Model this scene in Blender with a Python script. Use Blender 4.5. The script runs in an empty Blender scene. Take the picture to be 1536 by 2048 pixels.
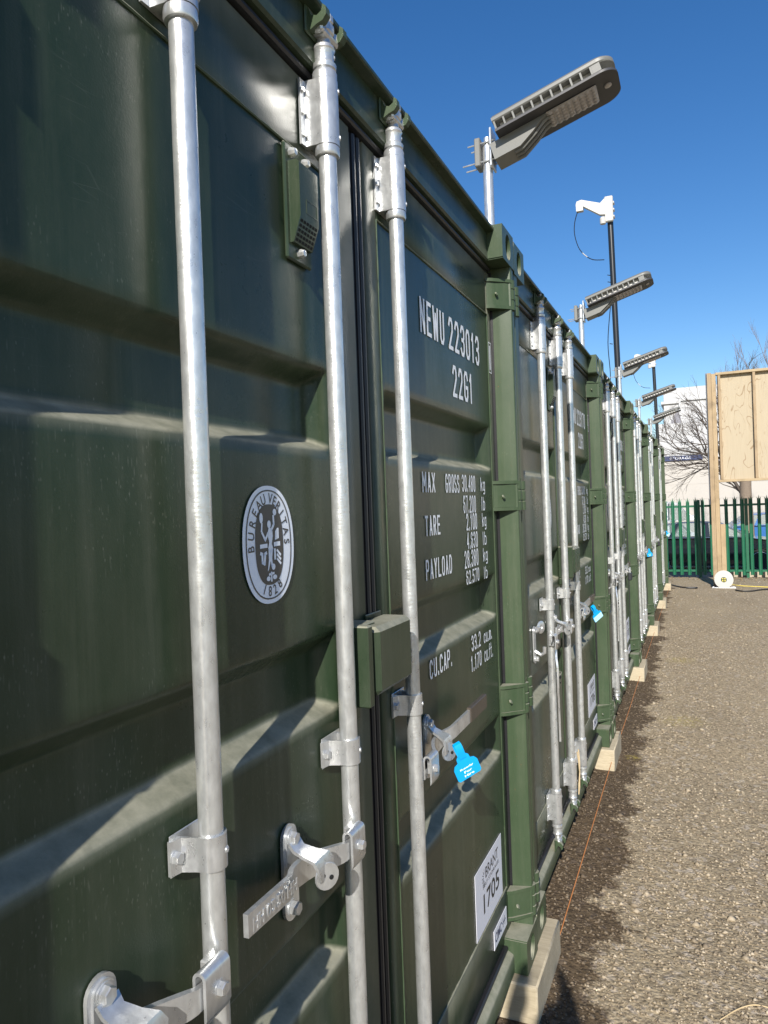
import bpy, bmesh, math, random
import numpy as np
from mathutils import Vector, Matrix, noise as mnoise
random.seed(7)
PI = math.pi
sc = bpy.context.scene
COL = sc.collection

# ------------------------------------------------------------------ camera, world, sun, exposure
YAW, PITCH, ROLL = -0.413715, -0.004795, -0.036050
CAMP = Vector((0.5906, 0.0, 1.7578))
def cam_axes():
    cy, sy, cp, sp = math.cos(YAW), math.sin(YAW), math.cos(PITCH), math.sin(PITCH)
    f = Vector((sy*cp, cy*cp, sp)); r = Vector((cy, -sy, 0)); u = r.cross(f)
    c, s = math.cos(ROLL), math.sin(ROLL)
    return c*r + s*u, -s*r + c*u, f
cr, cu, cf = cam_axes()
cd = bpy.data.cameras.new('camera'); cam = bpy.data.objects.new('camera', cd); COL.objects.link(cam)
cam.matrix_world = Matrix(((cr.x, cu.x, -cf.x, CAMP.x), (cr.y, cu.y, -cf.y, CAMP.y), (cr.z, cu.z, -cf.z, CAMP.z), (0, 0, 0, 1)))
cd.sensor_fit = 'VERTICAL'; cd.sensor_height = 24.0; cd.sensor_width = 18.0
cd.lens = 24.0 * 1438.7 / 2048.0
cd.clip_start = 0.02; cd.clip_end = 1500
sc.camera = cam

SUN = Vector((0.21, -1.0, 0.61)).normalized()      # direction towards the sun
world = bpy.data.worlds.new('World'); sc.world = world; world.use_nodes = True
wn = world.node_tree.nodes; wl = world.node_tree.links
sky = wn.new('ShaderNodeTexSky'); sky.sky_type = 'NISHITA'; sky.sun_disc = False
sky.sun_elevation = math.asin(SUN.z); sky.sun_rotation = math.atan2(SUN.x, SUN.y)
sky.altitude = 0; sky.air_density = 1.0; sky.dust_density = 0.35; sky.ozone_density = 2.2
bg = wn['Background']; bg.inputs['Strength'].default_value = 0.105
hsv = wn.new('ShaderNodeHueSaturation'); hsv.inputs['Saturation'].default_value = 1.33; hsv.inputs['Hue'].default_value = 0.507
wl.new(sky.outputs['Color'], hsv.inputs['Color']); wl.new(hsv.outputs['Color'], bg.inputs['Color'])
sd = bpy.data.lights.new('sun', 'SUN'); sd.energy = 5.0; sd.angle = math.radians(0.53); sd.color = (1.0, 0.945, 0.86)
so = bpy.data.objects.new('sun', sd); COL.objects.link(so); so.location = (6, -20, 14)
so.rotation_euler = (-SUN).to_track_quat('-Z', 'Y').to_euler()
vs = sc.view_settings; sc.display_settings.display_device = 'sRGB'
vs.view_transform = 'Standard'; vs.look = 'None'; vs.gamma = 1.0; vs.use_curve_mapping = False; vs.exposure = 0.42

# ------------------------------------------------------------------ materials
def newmat(name):
    m = bpy.data.materials.new(name); m.use_nodes = True
    return m, m.node_tree.nodes, m.node_tree.links, m.node_tree.nodes['Principled BSDF']
def mixc(n, l, fac, a, b, blend='MIX'):
    x = n.new('ShaderNodeMix'); x.data_type = 'RGBA'; x.blend_type = blend
    for sock, v in ((x.inputs[0], fac), (x.inputs[6], a), (x.inputs[7], b)):
        if hasattr(v, 'is_output'): l.new(v, sock)
        elif isinstance(v, (int, float)): sock.default_value = v
        else: sock.default_value = (*v, 1.0) if len(v) == 3 else v
    return x.outputs[2]
def ramp(n, l, src, p0, p1, c0=(0, 0, 0, 1), c1=(1, 1, 1, 1)):
    r = n.new('ShaderNodeValToRGB'); e = r.color_ramp.elements
    e[0].position = p0; e[1].position = p1; e[0].color = c0; e[1].color = c1
    l.new(src, r.inputs[0]); return r.outputs[0]
def math_(n, l, op, a, b=0.0, clamp=False):
    x = n.new('ShaderNodeMath'); x.operation = op; x.use_clamp = clamp
    for i, v in enumerate((a, b)):
        if hasattr(v, 'is_output'): l.new(v, x.inputs[i])
        else: x.inputs[i].default_value = v
    return x.outputs[0]
def pos(n, l, scale=(1, 1, 1)):
    g = n.new('ShaderNodeNewGeometry'); m = n.new('ShaderNodeMapping')
    m.inputs['Scale'].default_value = scale; l.new(g.outputs['Position'], m.inputs['Vector'])
    return m.outputs['Vector']
def noise(n, l, vec, scale, detail=4, rough=0.55, dist=0.0):
    t = n.new('ShaderNodeTexNoise'); t.inputs['Scale'].default_value = scale; t.inputs['Detail'].default_value = detail
    t.inputs['Roughness'].default_value = rough; t.inputs['Distortion'].default_value = dist
    l.new(vec, t.inputs['Vector']); return t.outputs['Fac']
def bump(n, l, b, h, strength=0.3, dist=0.01):
    x = n.new('ShaderNodeBump'); x.inputs['Strength'].default_value = strength; x.inputs['Distance'].default_value = dist
    l.new(h, x.inputs['Height']); l.new(x.outputs['Normal'], b.inputs['Normal']); return x
def simple(name, col, rough=0.5, metal=0.0, var=0.12, scale=14, bmp=0.0, bscale=200):
    m, n, l, b = newmat(name)
    f = noise(n, l, pos(n, l), scale)
    c = mixc(n, l, f, tuple(x*(1-var) for x in col), tuple(min(1, x*(1+var)) for x in col))
    l.new(c, b.inputs['Base Color']); b.inputs['Roughness'].default_value = rough; b.inputs['Metallic'].default_value = metal
    if bmp: bump(n, l, b, noise(n, l, pos(n, l), bscale), bmp, 0.002)
    return m

def paint_mat(name, col, dust=(0.32, 0.31, 0.24), rough=0.27, dustamt=0.85, scratch=True):
    m, n, l, b = newmat(name)
    p = pos(n, l)
    big = noise(n, l, p, 2.3, 5, 0.6)
    streak = noise(n, l, pos(n, l, (26, 26, 1.1)), 1.0, 5, 0.65)
    fine = noise(n, l, p, 55, 4, 0.7)
    c = mixc(n, l, big, tuple(x*0.82 for x in col), tuple(x*1.15 for x in col))
    c = mixc(n, l, math_(n, l, 'MULTIPLY', ramp(n, l, streak, 0.50, 0.80), 0.34), c, tuple(0.7*x+0.3*d for x, d in zip(col, dust)))
    film = noise(n, l, pos(n, l, (1.0, 1.0, 0.45)), 9, 7, 0.72)
    c = mixc(n, l, math_(n, l, 'MULTIPLY', ramp(n, l, film, 0.35, 0.75), 0.085), c, dust)
    # grime lying on upward-facing ledges
    g = n.new('ShaderNodeNewGeometry'); s = n.new('ShaderNodeSeparateXYZ'); l.new(g.outputs['Normal'], s.inputs[0])
    up = ramp(n, l, s.outputs['Z'], 0.06, 0.62)
    patch = ramp(n, l, noise(n, l, p, 19, 6, 0.7), 0.22, 0.62)
    d = math_(n, l, 'MULTIPLY', math_(n, l, 'MULTIPLY', up, dustamt), math_(n, l, 'ADD', math_(n, l, 'MULTIPLY', patch, 0.6), 0.4))
    c = mixc(n, l, d, c, dust)
    if scratch:
        for sc3, lo, hi, cov, amt in (((60, 60, 34), 0.05, 0.12, 0.48, 0.16), ((140, 140, 80), 0.10, 0.22, 0.48, 0.24), ((190, 190, 34), 0.10, 0.28, 0.50, 0.18)):
            sp = n.new('ShaderNodeTexVoronoi'); sp.inputs['Scale'].default_value = 1.0; sp.feature = 'F1'
            l.new(pos(n, l, sc3), sp.inputs['Vector'])
            sm = ramp(n, l, sp.outputs['Distance'], lo, hi, (1, 1, 1, 1), (0, 0, 0, 1))
            hs = n.new('ShaderNodeSeparateColor'); l.new(sp.outputs['Color'], hs.inputs[0])
            msk = math_(n, l, 'MULTIPLY', ramp(n, l, noise(n, l, p, 4.5, 5, 0.7), cov, cov+0.12), ramp(n, l, hs.outputs[0], 0.35, 0.9))
            c = mixc(n, l, math_(n, l, 'MULTIPLY', math_(n, l, 'MULTIPLY', sm, msk), amt), c, (0.26, 0.27, 0.22))
        w = n.new('ShaderNodeTexVoronoi'); w.feature = 'DISTANCE_TO_EDGE'; w.inputs['Scale'].default_value = 1.0
        mp = n.new('ShaderNodeMapping'); mp.inputs['Rotation'].default_value = (0.5, 0.2, 0.0); mp.inputs['Scale'].default_value = (26, 6, 44)
        l.new(g.outputs['Position'], mp.inputs['Vector']); l.new(mp.outputs['Vector'], w.inputs['Vector'])
        sw = ramp(n, l, w.outputs['Distance'], 0.003, 0.014, (1, 1, 1, 1), (0, 0, 0, 1))
        msk2 = ramp(n, l, noise(n, l, pos(n, l), 7.5, 4), 0.60, 0.68)
        c = mixc(n, l, math_(n, l, 'MULTIPLY', math_(n, l, 'MULTIPLY', sw, msk2), 0.10), c, (0.30, 0.30, 0.26))
    if not scratch or name.endswith('frame'):
        rs = math_(n, l, 'MULTIPLY', ramp(n, l, noise(n, l, p, 70, 4, 0.7), 0.64, 0.70), ramp(n, l, noise(n, l, p, 6, 3), 0.52, 0.66))
        c = mixc(n, l, math_(n, l, 'MULTIPLY', rs, 0.7), c, (0.17, 0.075, 0.03))
    l.new(c, b.inputs['Base Color'])
    rr = math_(n, l, 'ADD', math_(n, l, 'MULTIPLY', fine, 0.10), rough-0.05)
    rr = math_(n, l, 'ADD', rr, math_(n, l, 'MULTIPLY', d, 0.4), True)
    rr = math_(n, l, 'ADD', rr, math_(n, l, 'MULTIPLY', ramp(n, l, big, 0.35, 0.7), 0.09), True)
    l.new(rr, b.inputs['Roughness']); b.inputs['Specular IOR Level'].default_value = 0.30
    bump(n, l, b, math_(n, l, 'ADD', noise(n, l, p, 300, 2), math_(n, l, 'MULTIPLY', noise(n, l, p, 8, 3), 2.5)), 0.06, 0.004)
    return m

def galv_mat(name, col=(0.66, 0.675, 0.67)):
    m, n, l, b = newmat(name)
    p = pos(n, l)
    sp = noise(n, l, pos(n, l, (1, 1, 0.5)), 70, 4, 0.55, 0.15)
    c = mixc(n, l, ramp(n, l, sp, 0.25, 0.75), tuple(x*0.82 for x in col), tuple(min(1, x*1.16) for x in col))
    st = ramp(n, l, noise(n, l, pos(n, l, (30, 30, 3)), 1.0, 5, 0.7), 0.5, 0.72)
    c = mixc(n, l, math_(n, l, 'MULTIPLY', st, 0.28), c, tuple(x*0.62 for x in col))
    l.new(c, b.inputs['Base Color']); b.inputs['Metallic'].default_value = 0.7
    l.new(math_(n, l, 'ADD', math_(n, l, 'MULTIPLY', sp, 0.24), 0.19), b.inputs['Roughness'])
    fe = math_(n, l, 'MULTIPLY', noise(n, l, pos(n, l, (70, 70, 210)), 1.0, 3, 0.6), math_(n, l, 'MULTIPLY', ramp(n, l, noise(n, l, p, 3.1, 3), 0.42, 0.6), 1.8))
    bump(n, l, b, math_(n, l, 'ADD', math_(n, l, 'ADD', sp, fe), math_(n, l, 'MULTIPLY', noise(n, l, p, 22, 3), 1.0)), 0.20, 0.002)
    return m

GREEN = (0.022, 0.040, 0.0205)
M = {}
M['green'] = paint_mat('green_paint', GREEN)
M['green2'] = paint_mat('green_paint_frame', (0.040, 0.067, 0.033), rough=0.36)
M['galv'] = galv_mat('galvanised_steel')
M['galv2'] = galv_mat('zinc_plate', (0.62, 0.63, 0.63))
M['rubber'] = simple('rubber', (0.016, 0.016, 0.018), 0.42, 0, 0.25, 30)
M['dark'] = simple('dark_void', (0.008, 0.008, 0.008), 0.9)
M['white'] = simple('white_print', (0.84, 0.86, 0.88), 0.5, 0, 0.06, 40)
M['sticker'] = simple('sticker_white', (0.74, 0.74, 0.80), 0.42, 0, 0.04, 30)
M['ink'] = simple('ink_black', (0.02, 0.022, 0.026), 0.5)
M['navy'] = simple('ink_navy', (0.02, 0.035, 0.11), 0.5)
M['logo_white'] = simple('emblem_white', (0.80, 0.85, 0.93), 0.35, 0, 0.05, 20)
M['logo_dark'] = simple('emblem_dark', (0.055, 0.05, 0.046), 0.4)
M['tag'] = simple('blue_plastic', (0.0, 0.33, 0.72), 0.4, 0, 0.04)
M['tagpale'] = simple('pale_blue_plastic', (0.42, 0.72, 0.88), 0.4, 0, 0.04)
M['sleeve'] = simple('dark_sleeve', (0.09, 0.075, 0.06), 0.4, 0.3, 0.25, 60)
M['lampgrey'] = simple('lamp_grey', (0.165, 0.165, 0.152), 0.45, 0, 0.06, 20, 0.05)
M['lampdark'] = simple('lamp_dark', (0.045, 0.045, 0.05), 0.5)
M['lens'] = simple('led_lens', (0.42, 0.38, 0.36), 0.25, 0, 0.15, 60)
M['blackpole'] = simple('black_pole', (0.014, 0.016, 0.018), 0.3)
M['cable'] = simple('black_cable', (0.012, 0.012, 0.013), 0.5)
M['plastic_white'] = simple('white_plastic', (0.50, 0.49, 0.46), 0.45, 0, 0.05)
M['string'] = simple('orange_string', (0.52, 0.20, 0.06), 0.7)
M['straw'] = simple('tan_wire', (0.55, 0.42, 0.24), 0.7)
M['yellow'] = simple('yellow_cable', (0.72, 0.58, 0.12), 0.5)
M['fence'] = simple('fence_green', (0.011, 0.112, 0.056), 0.42, 0, 0.16, 9)
M['concrete'] = simple('concrete', (0.42, 0.36, 0.27), 0.85, 0, 0.2, 12, 0.3, 60)
M['rust'] = simple('rusty_steel', (0.30, 0.13, 0.05), 0.8, 0, 0.4, 40)

def wood_mat(name, a, b_, grain=(3, 60, 60), knots=True, rough=0.75):
    m, n, l, b = newmat(name)
    g = noise(n, l, pos(n, l, grain), 1.0, 6, 0.65, 0.8)
    c = mixc(n, l, ramp(n, l, g, 0.3, 0.72), a, b_)
    if knots:
        k = n.new('ShaderNodeTexVoronoi'); k.inputs['Scale'].default_value = 1.0
        l.new(pos(n, l, tuple(max(1.6, x*0.12) for x in grain)), k.inputs['Vector'])
        c = mixc(n, l, math_(n, l, 'MULTIPLY', ramp(n, l, k.outputs['Distance'], 0.05, 0.13, (1, 1, 1, 1), (0, 0, 0, 1)), 0.6), c, (0.16, 0.09, 0.045))
    stain = ramp(n, l, noise(n, l, pos(n, l), 4, 4), 0.5, 0.75)
    c = mixc(n, l, math_(n, l, 'MULTIPLY', stain, 0.55), c, tuple(x*0.45 for x in a))
    l.new(c, b.inputs['Base Color']); b.inputs['Roughness'].default_value = rough
    bump(n, l, b, g, 0.25, 0.003)
    return m
M['bearer'] = wood_mat('bearer_timber', (0.37, 0.31, 0.21), (0.54, 0.465, 0.33), (14, 90, 90))
M['timber'] = wood_mat('frame_timber', (0.29, 0.205, 0.115), (0.40, 0.30, 0.185), (70, 70, 3))
M['timber2'] = wood_mat('pale_timber', (0.32, 0.23, 0.125), (0.44, 0.33, 0.20), (70, 70, 3))
M['timber_h'] = wood_mat('rail_timber', (0.34, 0.25, 0.14), (0.46, 0.36, 0.22), (3, 70, 70))
def ply_mat():
    m, n, l, b = newmat('plywood')
    p = pos(n, l, (1.0, 1.0, 0.30))
    w = noise(n, l, p, 3.4, 2, 0.4, 1.1)
    bands = math_(n, l, 'SINE', math_(n, l, 'MULTIPLY', w, 62.0))
    line = ramp(n, l, bands, 0.90, 1.0)
    msk = ramp(n, l, noise(n, l, pos(n, l), 3.1, 2), 0.42, 0.55)
    base = mixc(n, l, noise(n, l, pos(n, l, (60, 60, 2)), 1.0, 4), (0.36, 0.295, 0.20), (0.46, 0.39, 0.275))
    c = mixc(n, l, math_(n, l, 'MULTIPLY', math_(n, l, 'MULTIPLY', line, msk), 0.75), base, (0.22, 0.14, 0.07))
    l.new(c, b.inputs['Base Color']); b.inputs['Roughness'].default_value = 0.75
    return m
M['ply'] = ply_mat()

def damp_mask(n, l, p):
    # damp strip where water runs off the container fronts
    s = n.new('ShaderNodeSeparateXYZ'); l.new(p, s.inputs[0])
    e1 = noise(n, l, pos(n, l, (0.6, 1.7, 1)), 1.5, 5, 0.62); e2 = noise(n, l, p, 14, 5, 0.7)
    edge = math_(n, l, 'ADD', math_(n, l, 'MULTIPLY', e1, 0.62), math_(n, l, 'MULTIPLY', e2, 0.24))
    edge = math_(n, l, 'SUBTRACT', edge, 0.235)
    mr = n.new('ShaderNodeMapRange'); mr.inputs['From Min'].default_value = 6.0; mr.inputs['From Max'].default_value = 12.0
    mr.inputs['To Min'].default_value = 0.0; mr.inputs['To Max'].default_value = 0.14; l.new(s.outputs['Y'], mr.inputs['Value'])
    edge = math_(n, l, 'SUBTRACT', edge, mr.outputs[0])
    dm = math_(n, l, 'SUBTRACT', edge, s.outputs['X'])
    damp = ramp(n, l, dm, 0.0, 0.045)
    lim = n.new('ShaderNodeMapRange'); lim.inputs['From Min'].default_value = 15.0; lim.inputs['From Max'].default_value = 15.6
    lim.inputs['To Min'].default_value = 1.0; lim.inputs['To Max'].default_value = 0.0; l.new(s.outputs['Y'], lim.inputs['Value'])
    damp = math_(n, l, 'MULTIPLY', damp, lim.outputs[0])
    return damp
def ground_mat():
    m, n, l, b = newmat('gravel_ground')
    p = pos(n, l)
    n1 = ramp(n, l, noise(n, l, pos(n, l, (1.0, 0.35, 1.0)), 1.3, 7, 0.66), 0.25, 0.75); n2 = noise(n, l, p, 42, 6, 0.72); n3 = noise(n, l, p, 150, 4, 0.7)
    v = n.new('ShaderNodeTexVoronoi'); v.inputs['Scale'].default_value = 70; v.inputs['Randomness'].default_value = 1.0
    l.new(p, v.inputs['Vector'])
    v2 = n.new('ShaderNodeTexVoronoi'); v2.inputs['Scale'].default_value = 38; l.new(p, v2.inputs['Vector'])
    hs = n.new('ShaderNodeSeparateColor'); l.new(v.outputs['Color'], hs.inputs[0])
    hs2 = n.new('ShaderNodeSeparateColor'); l.new(v2.outputs['Color'], hs2.inputs[0])
    c = mixc(n, l, n1, (0.245, 0.190, 0.118), (0.405, 0.326, 0.206))
    c = mixc(n, l, math_(n, l, 'MULTIPLY', ramp(n, l, hs.outputs[0], 0.0, 1.0), 0.6), c, (0.47, 0.39, 0.275))
    c = mixc(n, l, ramp(n, l, hs2.outputs[1], 0.86, 0.90), c, (0.46, 0.39, 0.30))
    c = mixc(n, l, math_(n, l, 'MULTIPLY', ramp(n, l, n2, 0.36, 0.54, (1, 1, 1, 1), (0, 0, 0, 1)), 0.75), c, (0.075, 0.055, 0.036))
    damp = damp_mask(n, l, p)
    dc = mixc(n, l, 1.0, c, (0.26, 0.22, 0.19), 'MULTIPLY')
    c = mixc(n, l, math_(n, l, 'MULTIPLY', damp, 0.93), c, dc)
    # traces of yellow marker spray
    for (x0, y0, r0) in ((0.42, 6.1, 0.22), (0.35, 8.4, 0.2), (0.12, 5.15, 0.07)):
        d = n.new('ShaderNodeVectorMath'); d.operation = 'DISTANCE'; d.inputs[1].default_value = (x0, y0, 0); l.new(p, d.inputs[0])
        f = math_(n, l, 'MULTIPLY', ramp(n, l, d.outputs['Value'], r0*0.3, r0, (1, 1, 1, 1), (0, 0, 0, 1)), ramp(n, l, noise(n, l, p, 30, 4, 0.7), 0.45, 0.62))
        c = mixc(n, l, math_(n, l, 'MULTIPLY', f, 0.55), c, (0.52, 0.42, 0.08))
    l.new(c, b.inputs['Base Color']); b.inputs['Roughness'].default_value = 0.9
    b.inputs['Specular IOR Level'].default_value = 0.25
    h = math_(n, l, 'ADD', math_(n, l, 'MULTIPLY', v.outputs['Distance'], -0.9), math_(n, l, 'MULTIPLY', n2, 1.1))
    h = math_(n, l, 'ADD', h, math_(n, l, 'MULTIPLY', n3, 0.5))
    bump(n, l, b, h, 0.6, 0.010)
    return m
M['ground'] = ground_mat()
def stone_mat():
    m, n, l, b = newmat('stone')
    g = n.new('ShaderNodeNewGeometry'); r = n.new('ShaderNodeValToRGB'); e = r.color_ramp.elements
    e[0].position = 0.0; e[0].color = (0.15, 0.12, 0.085, 1); e[1].position = 1.0; e[1].color = (0.46, 0.39, 0.29, 1)
    x = e.new(0.25); x.color = (0.24, 0.19, 0.13, 1); x = e.new(0.93); x.color = (0.42, 0.35, 0.25, 1)
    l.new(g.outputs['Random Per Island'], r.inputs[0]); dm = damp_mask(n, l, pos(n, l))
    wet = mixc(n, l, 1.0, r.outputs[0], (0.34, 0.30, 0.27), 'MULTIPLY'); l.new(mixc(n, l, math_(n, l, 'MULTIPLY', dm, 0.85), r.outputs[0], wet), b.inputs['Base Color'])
    b.inputs['Roughness'].default_value = 0.85
    return m
M['stone'] = stone_mat()
M['wetstone'] = simple('damp_stone', (0.13, 0.105, 0.085), 0.7, 0, 0.5, 60)
M['bark'] = simple('bark', (0.20, 0.155, 0.115), 0.85, 0, 0.3, 25, 0.4, 60)
M['twig'] = simple('twig', (0.085, 0.068, 0.055), 0.85)
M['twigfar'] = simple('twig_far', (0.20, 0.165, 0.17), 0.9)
M['cladding'] = simple('white_cladding', (0.46, 0.465, 0.47), 0.5, 0, 0.04, 0.6)
M['clad_low'] = simple('cream_cladding', (0.43, 0.405, 0.37), 0.6, 0, 0.05, 0.8)
M['shadow_grey'] = simple('shaded_cladding', (0.22, 0.22, 0.25), 0.6)  # cladding in shade, the shade put into its base colour
M['carblack'] = simple('car_black', (0.010, 0.013, 0.018), 0.12); M['carblack'].node_tree.nodes['Principled BSDF'].inputs['Coat Weight'].default_value = 0.6
M['carwhite'] = simple('car_white', (0.70, 0.71, 0.72), 0.2)
M['carblue'] = simple('car_blue', (0.03, 0.12, 0.34), 0.2)
M['carsilver'] = simple('car_silver', (0.42, 0.44, 0.46), 0.25, 0.5)
M['tyre'] = simple('tyre', (0.015, 0.015, 0.016), 0.8)
M['rim'] = simple('alloy', (0.42, 0.43, 0.45), 0.35, 0.7)
M['chrome'] = simple('chrome_trim', (0.75, 0.75, 0.76), 0.15, 0.9)
def glass_mat():
    m, n, l, b = newmat('car_glass')
    b.inputs['Base Color'].default_value = (0.55, 0.62, 0.62, 1); b.inputs['Roughness'].default_value = 0.04
    b.inputs['Transmission Weight'].default_value = 0.85; b.inputs['IOR'].default_value = 1.1
    return m
M['glass'] = glass_mat()
M['jacket'] = simple('jacket', (0.05, 0.06, 0.09), 0.8)
M['skin'] = simple('skin', (0.52, 0.31, 0.22), 0.55)
M['trousers'] = simple('trousers', (0.06, 0.065, 0.08), 0.8)
M['hair'] = simple('hair', (0.05, 0.035, 0.025), 0.6)

# ------------------------------------------------------------------ mesh helpers
class G:
    def __init__(s): s.v = []; s.f = []; s.m = []
    def add(s, vs, fs, mi=0):
        o = len(s.v); s.v += [tuple(v) for v in vs]; s.f += [tuple(i+o for i in f) for f in fs]; s.m += [mi]*len(fs)
    def quad(s, a, b, c, d, mi=0): s.add([a, b, c, d], [(0, 1, 2, 3)], mi)
    def box(s, x0, x1, y0, y1, z0, z1, bev=0.0, mi=0, mat=None):
        c = Vector(((x0+x1)/2, (y0+y1)/2, (z0+z1)/2)); h = [abs(x1-x0)/2, abs(y1-y0)/2, abs(z1-z0)/2]
        vs, fs = [], []
        if bev <= 0:
            for sx in (-1, 1):
                for sy in (-1, 1):
                    for sz in (-1, 1): vs.append(Vector((sx*h[0], sy*h[1], sz*h[2])))
            fs = [(0, 1, 3, 2), (4, 6, 7, 5), (0, 4, 5, 1), (2, 3, 7, 6), (0, 2, 6, 4), (1, 5, 7, 3)]
        else:
            bev = min(bev, 0.49*2*min(h)); idx = {}
            for sx in (-1, 1):
                for sy in (-1, 1):
                    for sz in (-1, 1):
                        S = (sx, sy, sz)
                        for a in range(3):
                            idx[S, a] = len(vs)
                            vs.append(Vector([S[i]*(h[i] if i == a else h[i]-bev) for i in range(3)]))
            raw = []
            for a in range(3):
                b_, c_ = [i for i in range(3) if i != a]
                for sg in (-1, 1):
                    q = []
                    for p, r in ((-1, -1), (1, -1), (1, 1), (-1, 1)):
                        S = [0]*3; S[a] = sg; S[b_] = p; S[c_] = r; q.append(idx[tuple(S), a])
                    raw.append(q)
                for p in (-1, 1):
                    for r in (-1, 1):   # edge along axis a, between faces b_ and c_
                        S0 = [0]*3; S0[b_] = p; S0[c_] = r; S1 = list(S0); S0[a] = -1; S1[a] = 1
                        raw.append([idx[tuple(S0), b_], idx[tuple(S1), b_], idx[tuple(S1), c_], idx[tuple(S0), c_]])
            for sx in (-1, 1):
                for sy in (-1, 1):
                    for sz in (-1, 1): raw.append([idx[(sx, sy, sz), a] for a in range(3)])
            for q in raw:
                nn = (vs[q[1]]-vs[q[0]]).cross(vs[q[2]]-vs[q[0]]); ce = sum((vs[i] for i in q), Vector())/len(q)
                fs.append(tuple(q) if nn.dot(ce) > 0 else tuple(reversed(q)))
        out = [v+c for v in vs]
        if mat is not None: out = [mat @ v for v in out]
        s.add(out, fs, mi)
    def tube(s, pts, r, n=10, mi=0, caps=True, closed=False):
        pts = [Vector(p) for p in pts]; k = len(pts); rr = r if isinstance(r, (list, tuple)) else [r]*k
        t0 = (pts[1]-pts[0]).normalized(); a = Vector((0, 0, 1)) if abs(t0.z) < 0.9 else Vector((1, 0, 0))
        u = t0.cross(a).normalized(); vs = []
        for i, p in enumerate(pts):
            t = (pts[min(i+1, k-1)]-pts[max(i-1, 0)])
            if closed: t = pts[(i+1) % k]-pts[i-1]
            t.normalize(); u = (u-t*u.dot(t)).normalized(); w = t.cross(u)
            for j in range(n):
                an = 2*PI*j/n; vs.append(p+(u*math.cos(an)+w*math.sin(an))*rr[i])
        fs = []
        for i in range(k if closed else k-1):
            for j in range(n):
                i2 = (i+1) % k; fs.append((i*n+j, i*n+(j+1) % n, i2*n+(j+1) % n, i2*n+j))
        if caps and not closed: fs += [tuple(reversed(range(n))), tuple(range((k-1)*n, k*n))]
        s.add(vs, fs, mi)
    def lathe(s, prof, n=16, mat=Matrix(), mi=0, a0=0.0, a1=2*PI):
        full = abs(a1-a0-2*PI) < 1e-6; m_ = n if full else n+1; vs = []
        for (r, z) in prof:
            for j in range(m_):
                an = a0+(a1-a0)*j/n; vs.append(mat @ Vector((r*math.cos(an), r*math.sin(an), z)))
        fs = []
        for i in range(len(prof)-1):
            for j in range(n):
                j2 = (j+1) % m_; fs.append((i*m_+j, i*m_+j2, (i+1)*m_+j2, (i+1)*m_+j))
        if full:
            if prof[0][0] > 1e-5: fs.append(tuple(reversed(range(m_))))
            if prof[-1][0] > 1e-5: fs.append(tuple(range((len(prof)-1)*m_, len(prof)*m_)))
        s.add(vs, fs, mi)
    def prism(s, poly, fn, d0, d1, mi=0):
        """poly: 2D ccw outline; fn(a,b,d)->3D; extruded from d0 to d1"""
        n = len(poly); vs = [fn(a, b, d0) for a, b in poly]+[fn(a, b, d1) for a, b in poly]
        fs = [tuple(reversed(range(n))), tuple(range(n, 2*n))]+[(i, (i+1) % n, n+(i+1) % n, n+i) for i in range(n)]
        s.add(vs, fs, mi)
    def merge(s, o, mat=Matrix(), mi=None):
        k = len(s.v); s.v += [tuple(mat @ Vector(v)) for v in o.v]; s.f += [tuple(i+k for i in f) for f in o.f]
        s.m += (o.m if mi is None else [mi]*len(o.f))
    def mesh(s, name, mats, ang=35, recalc=True):
        me = bpy.data.meshes.new(name); me.from_pydata(s.v, [], s.f); me.update()
        for m_ in (mats if isinstance(mats, (list, tuple)) else [mats]): me.materials.append(m_)
        me.polygons.foreach_set('material_index', s.m)
        if recalc:
            bm = bmesh.new(); bm.from_mesh(me); bmesh.ops.recalc_face_normals(bm, faces=bm.faces); bm.to_mesh(me); bm.free()
        me.polygons.foreach_set('use_smooth', [True]*len(me.polygons))
        me.set_sharp_from_angle(angle=math.radians(ang)); me.update()
        return me
def rot(ax, deg): return Matrix.Rotation(math.radians(deg), 4, ax)
def tr(*p): return Matrix.Translation(Vector(p))
def obj(name, me, parent=None, loc=None, **props):
    o = bpy.data.objects.new(name, me); COL.objects.link(o)
    if parent: o.parent = parent
    if loc is not None: o.location = loc
    for k, v in props.items(): o[k] = v
    return o
def thing(name, label, cat, loc=(0, 0, 0), group=None, me=None):
    o = obj(name, me, None, loc); o['label'] = label; o['category'] = cat
    if group: o['group'] = group
    return o
_CACHE = {}
def cached(key, fn):
    if key not in _CACHE: _CACHE[key] = fn()
    return _CACHE[key]
TXT = Matrix(((0, 0, 1, 0), (1, 0, 0, 0), (0, 1, 0, 0), (0, 0, 0, 1)))     # text plane -> facing +X, reading along +Y
def text_g(body, size, xs=1.0, bold=0.0, align='LEFT', extrude=0.0, spacing=1.0):
    cu_ = bpy.data.curves.new('t', 'FONT'); cu_.body = body; cu_.size = size; cu_.align_x = align; cu_.offset = bold
    cu_.extrude = extrude; cu_.resolution_u = 3; cu_.space_character = spacing
    o = bpy.data.objects.new('t', cu_); COL.objects.link(o); dg = bpy.context.evaluated_depsgraph_get(); dg.update()
    me = bpy.data.meshes.new_from_object(o.evaluated_get(dg)); g = G()
    g.add([Vector((v.co.x*xs, v.co.y, v.co.z)) for v in me.vertices], [tuple(p.vertices) for p in me.polygons])
    bpy.data.objects.remove(o); bpy.data.curves.remove(cu_); bpy.data.meshes.remove(me)
    return g
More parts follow.
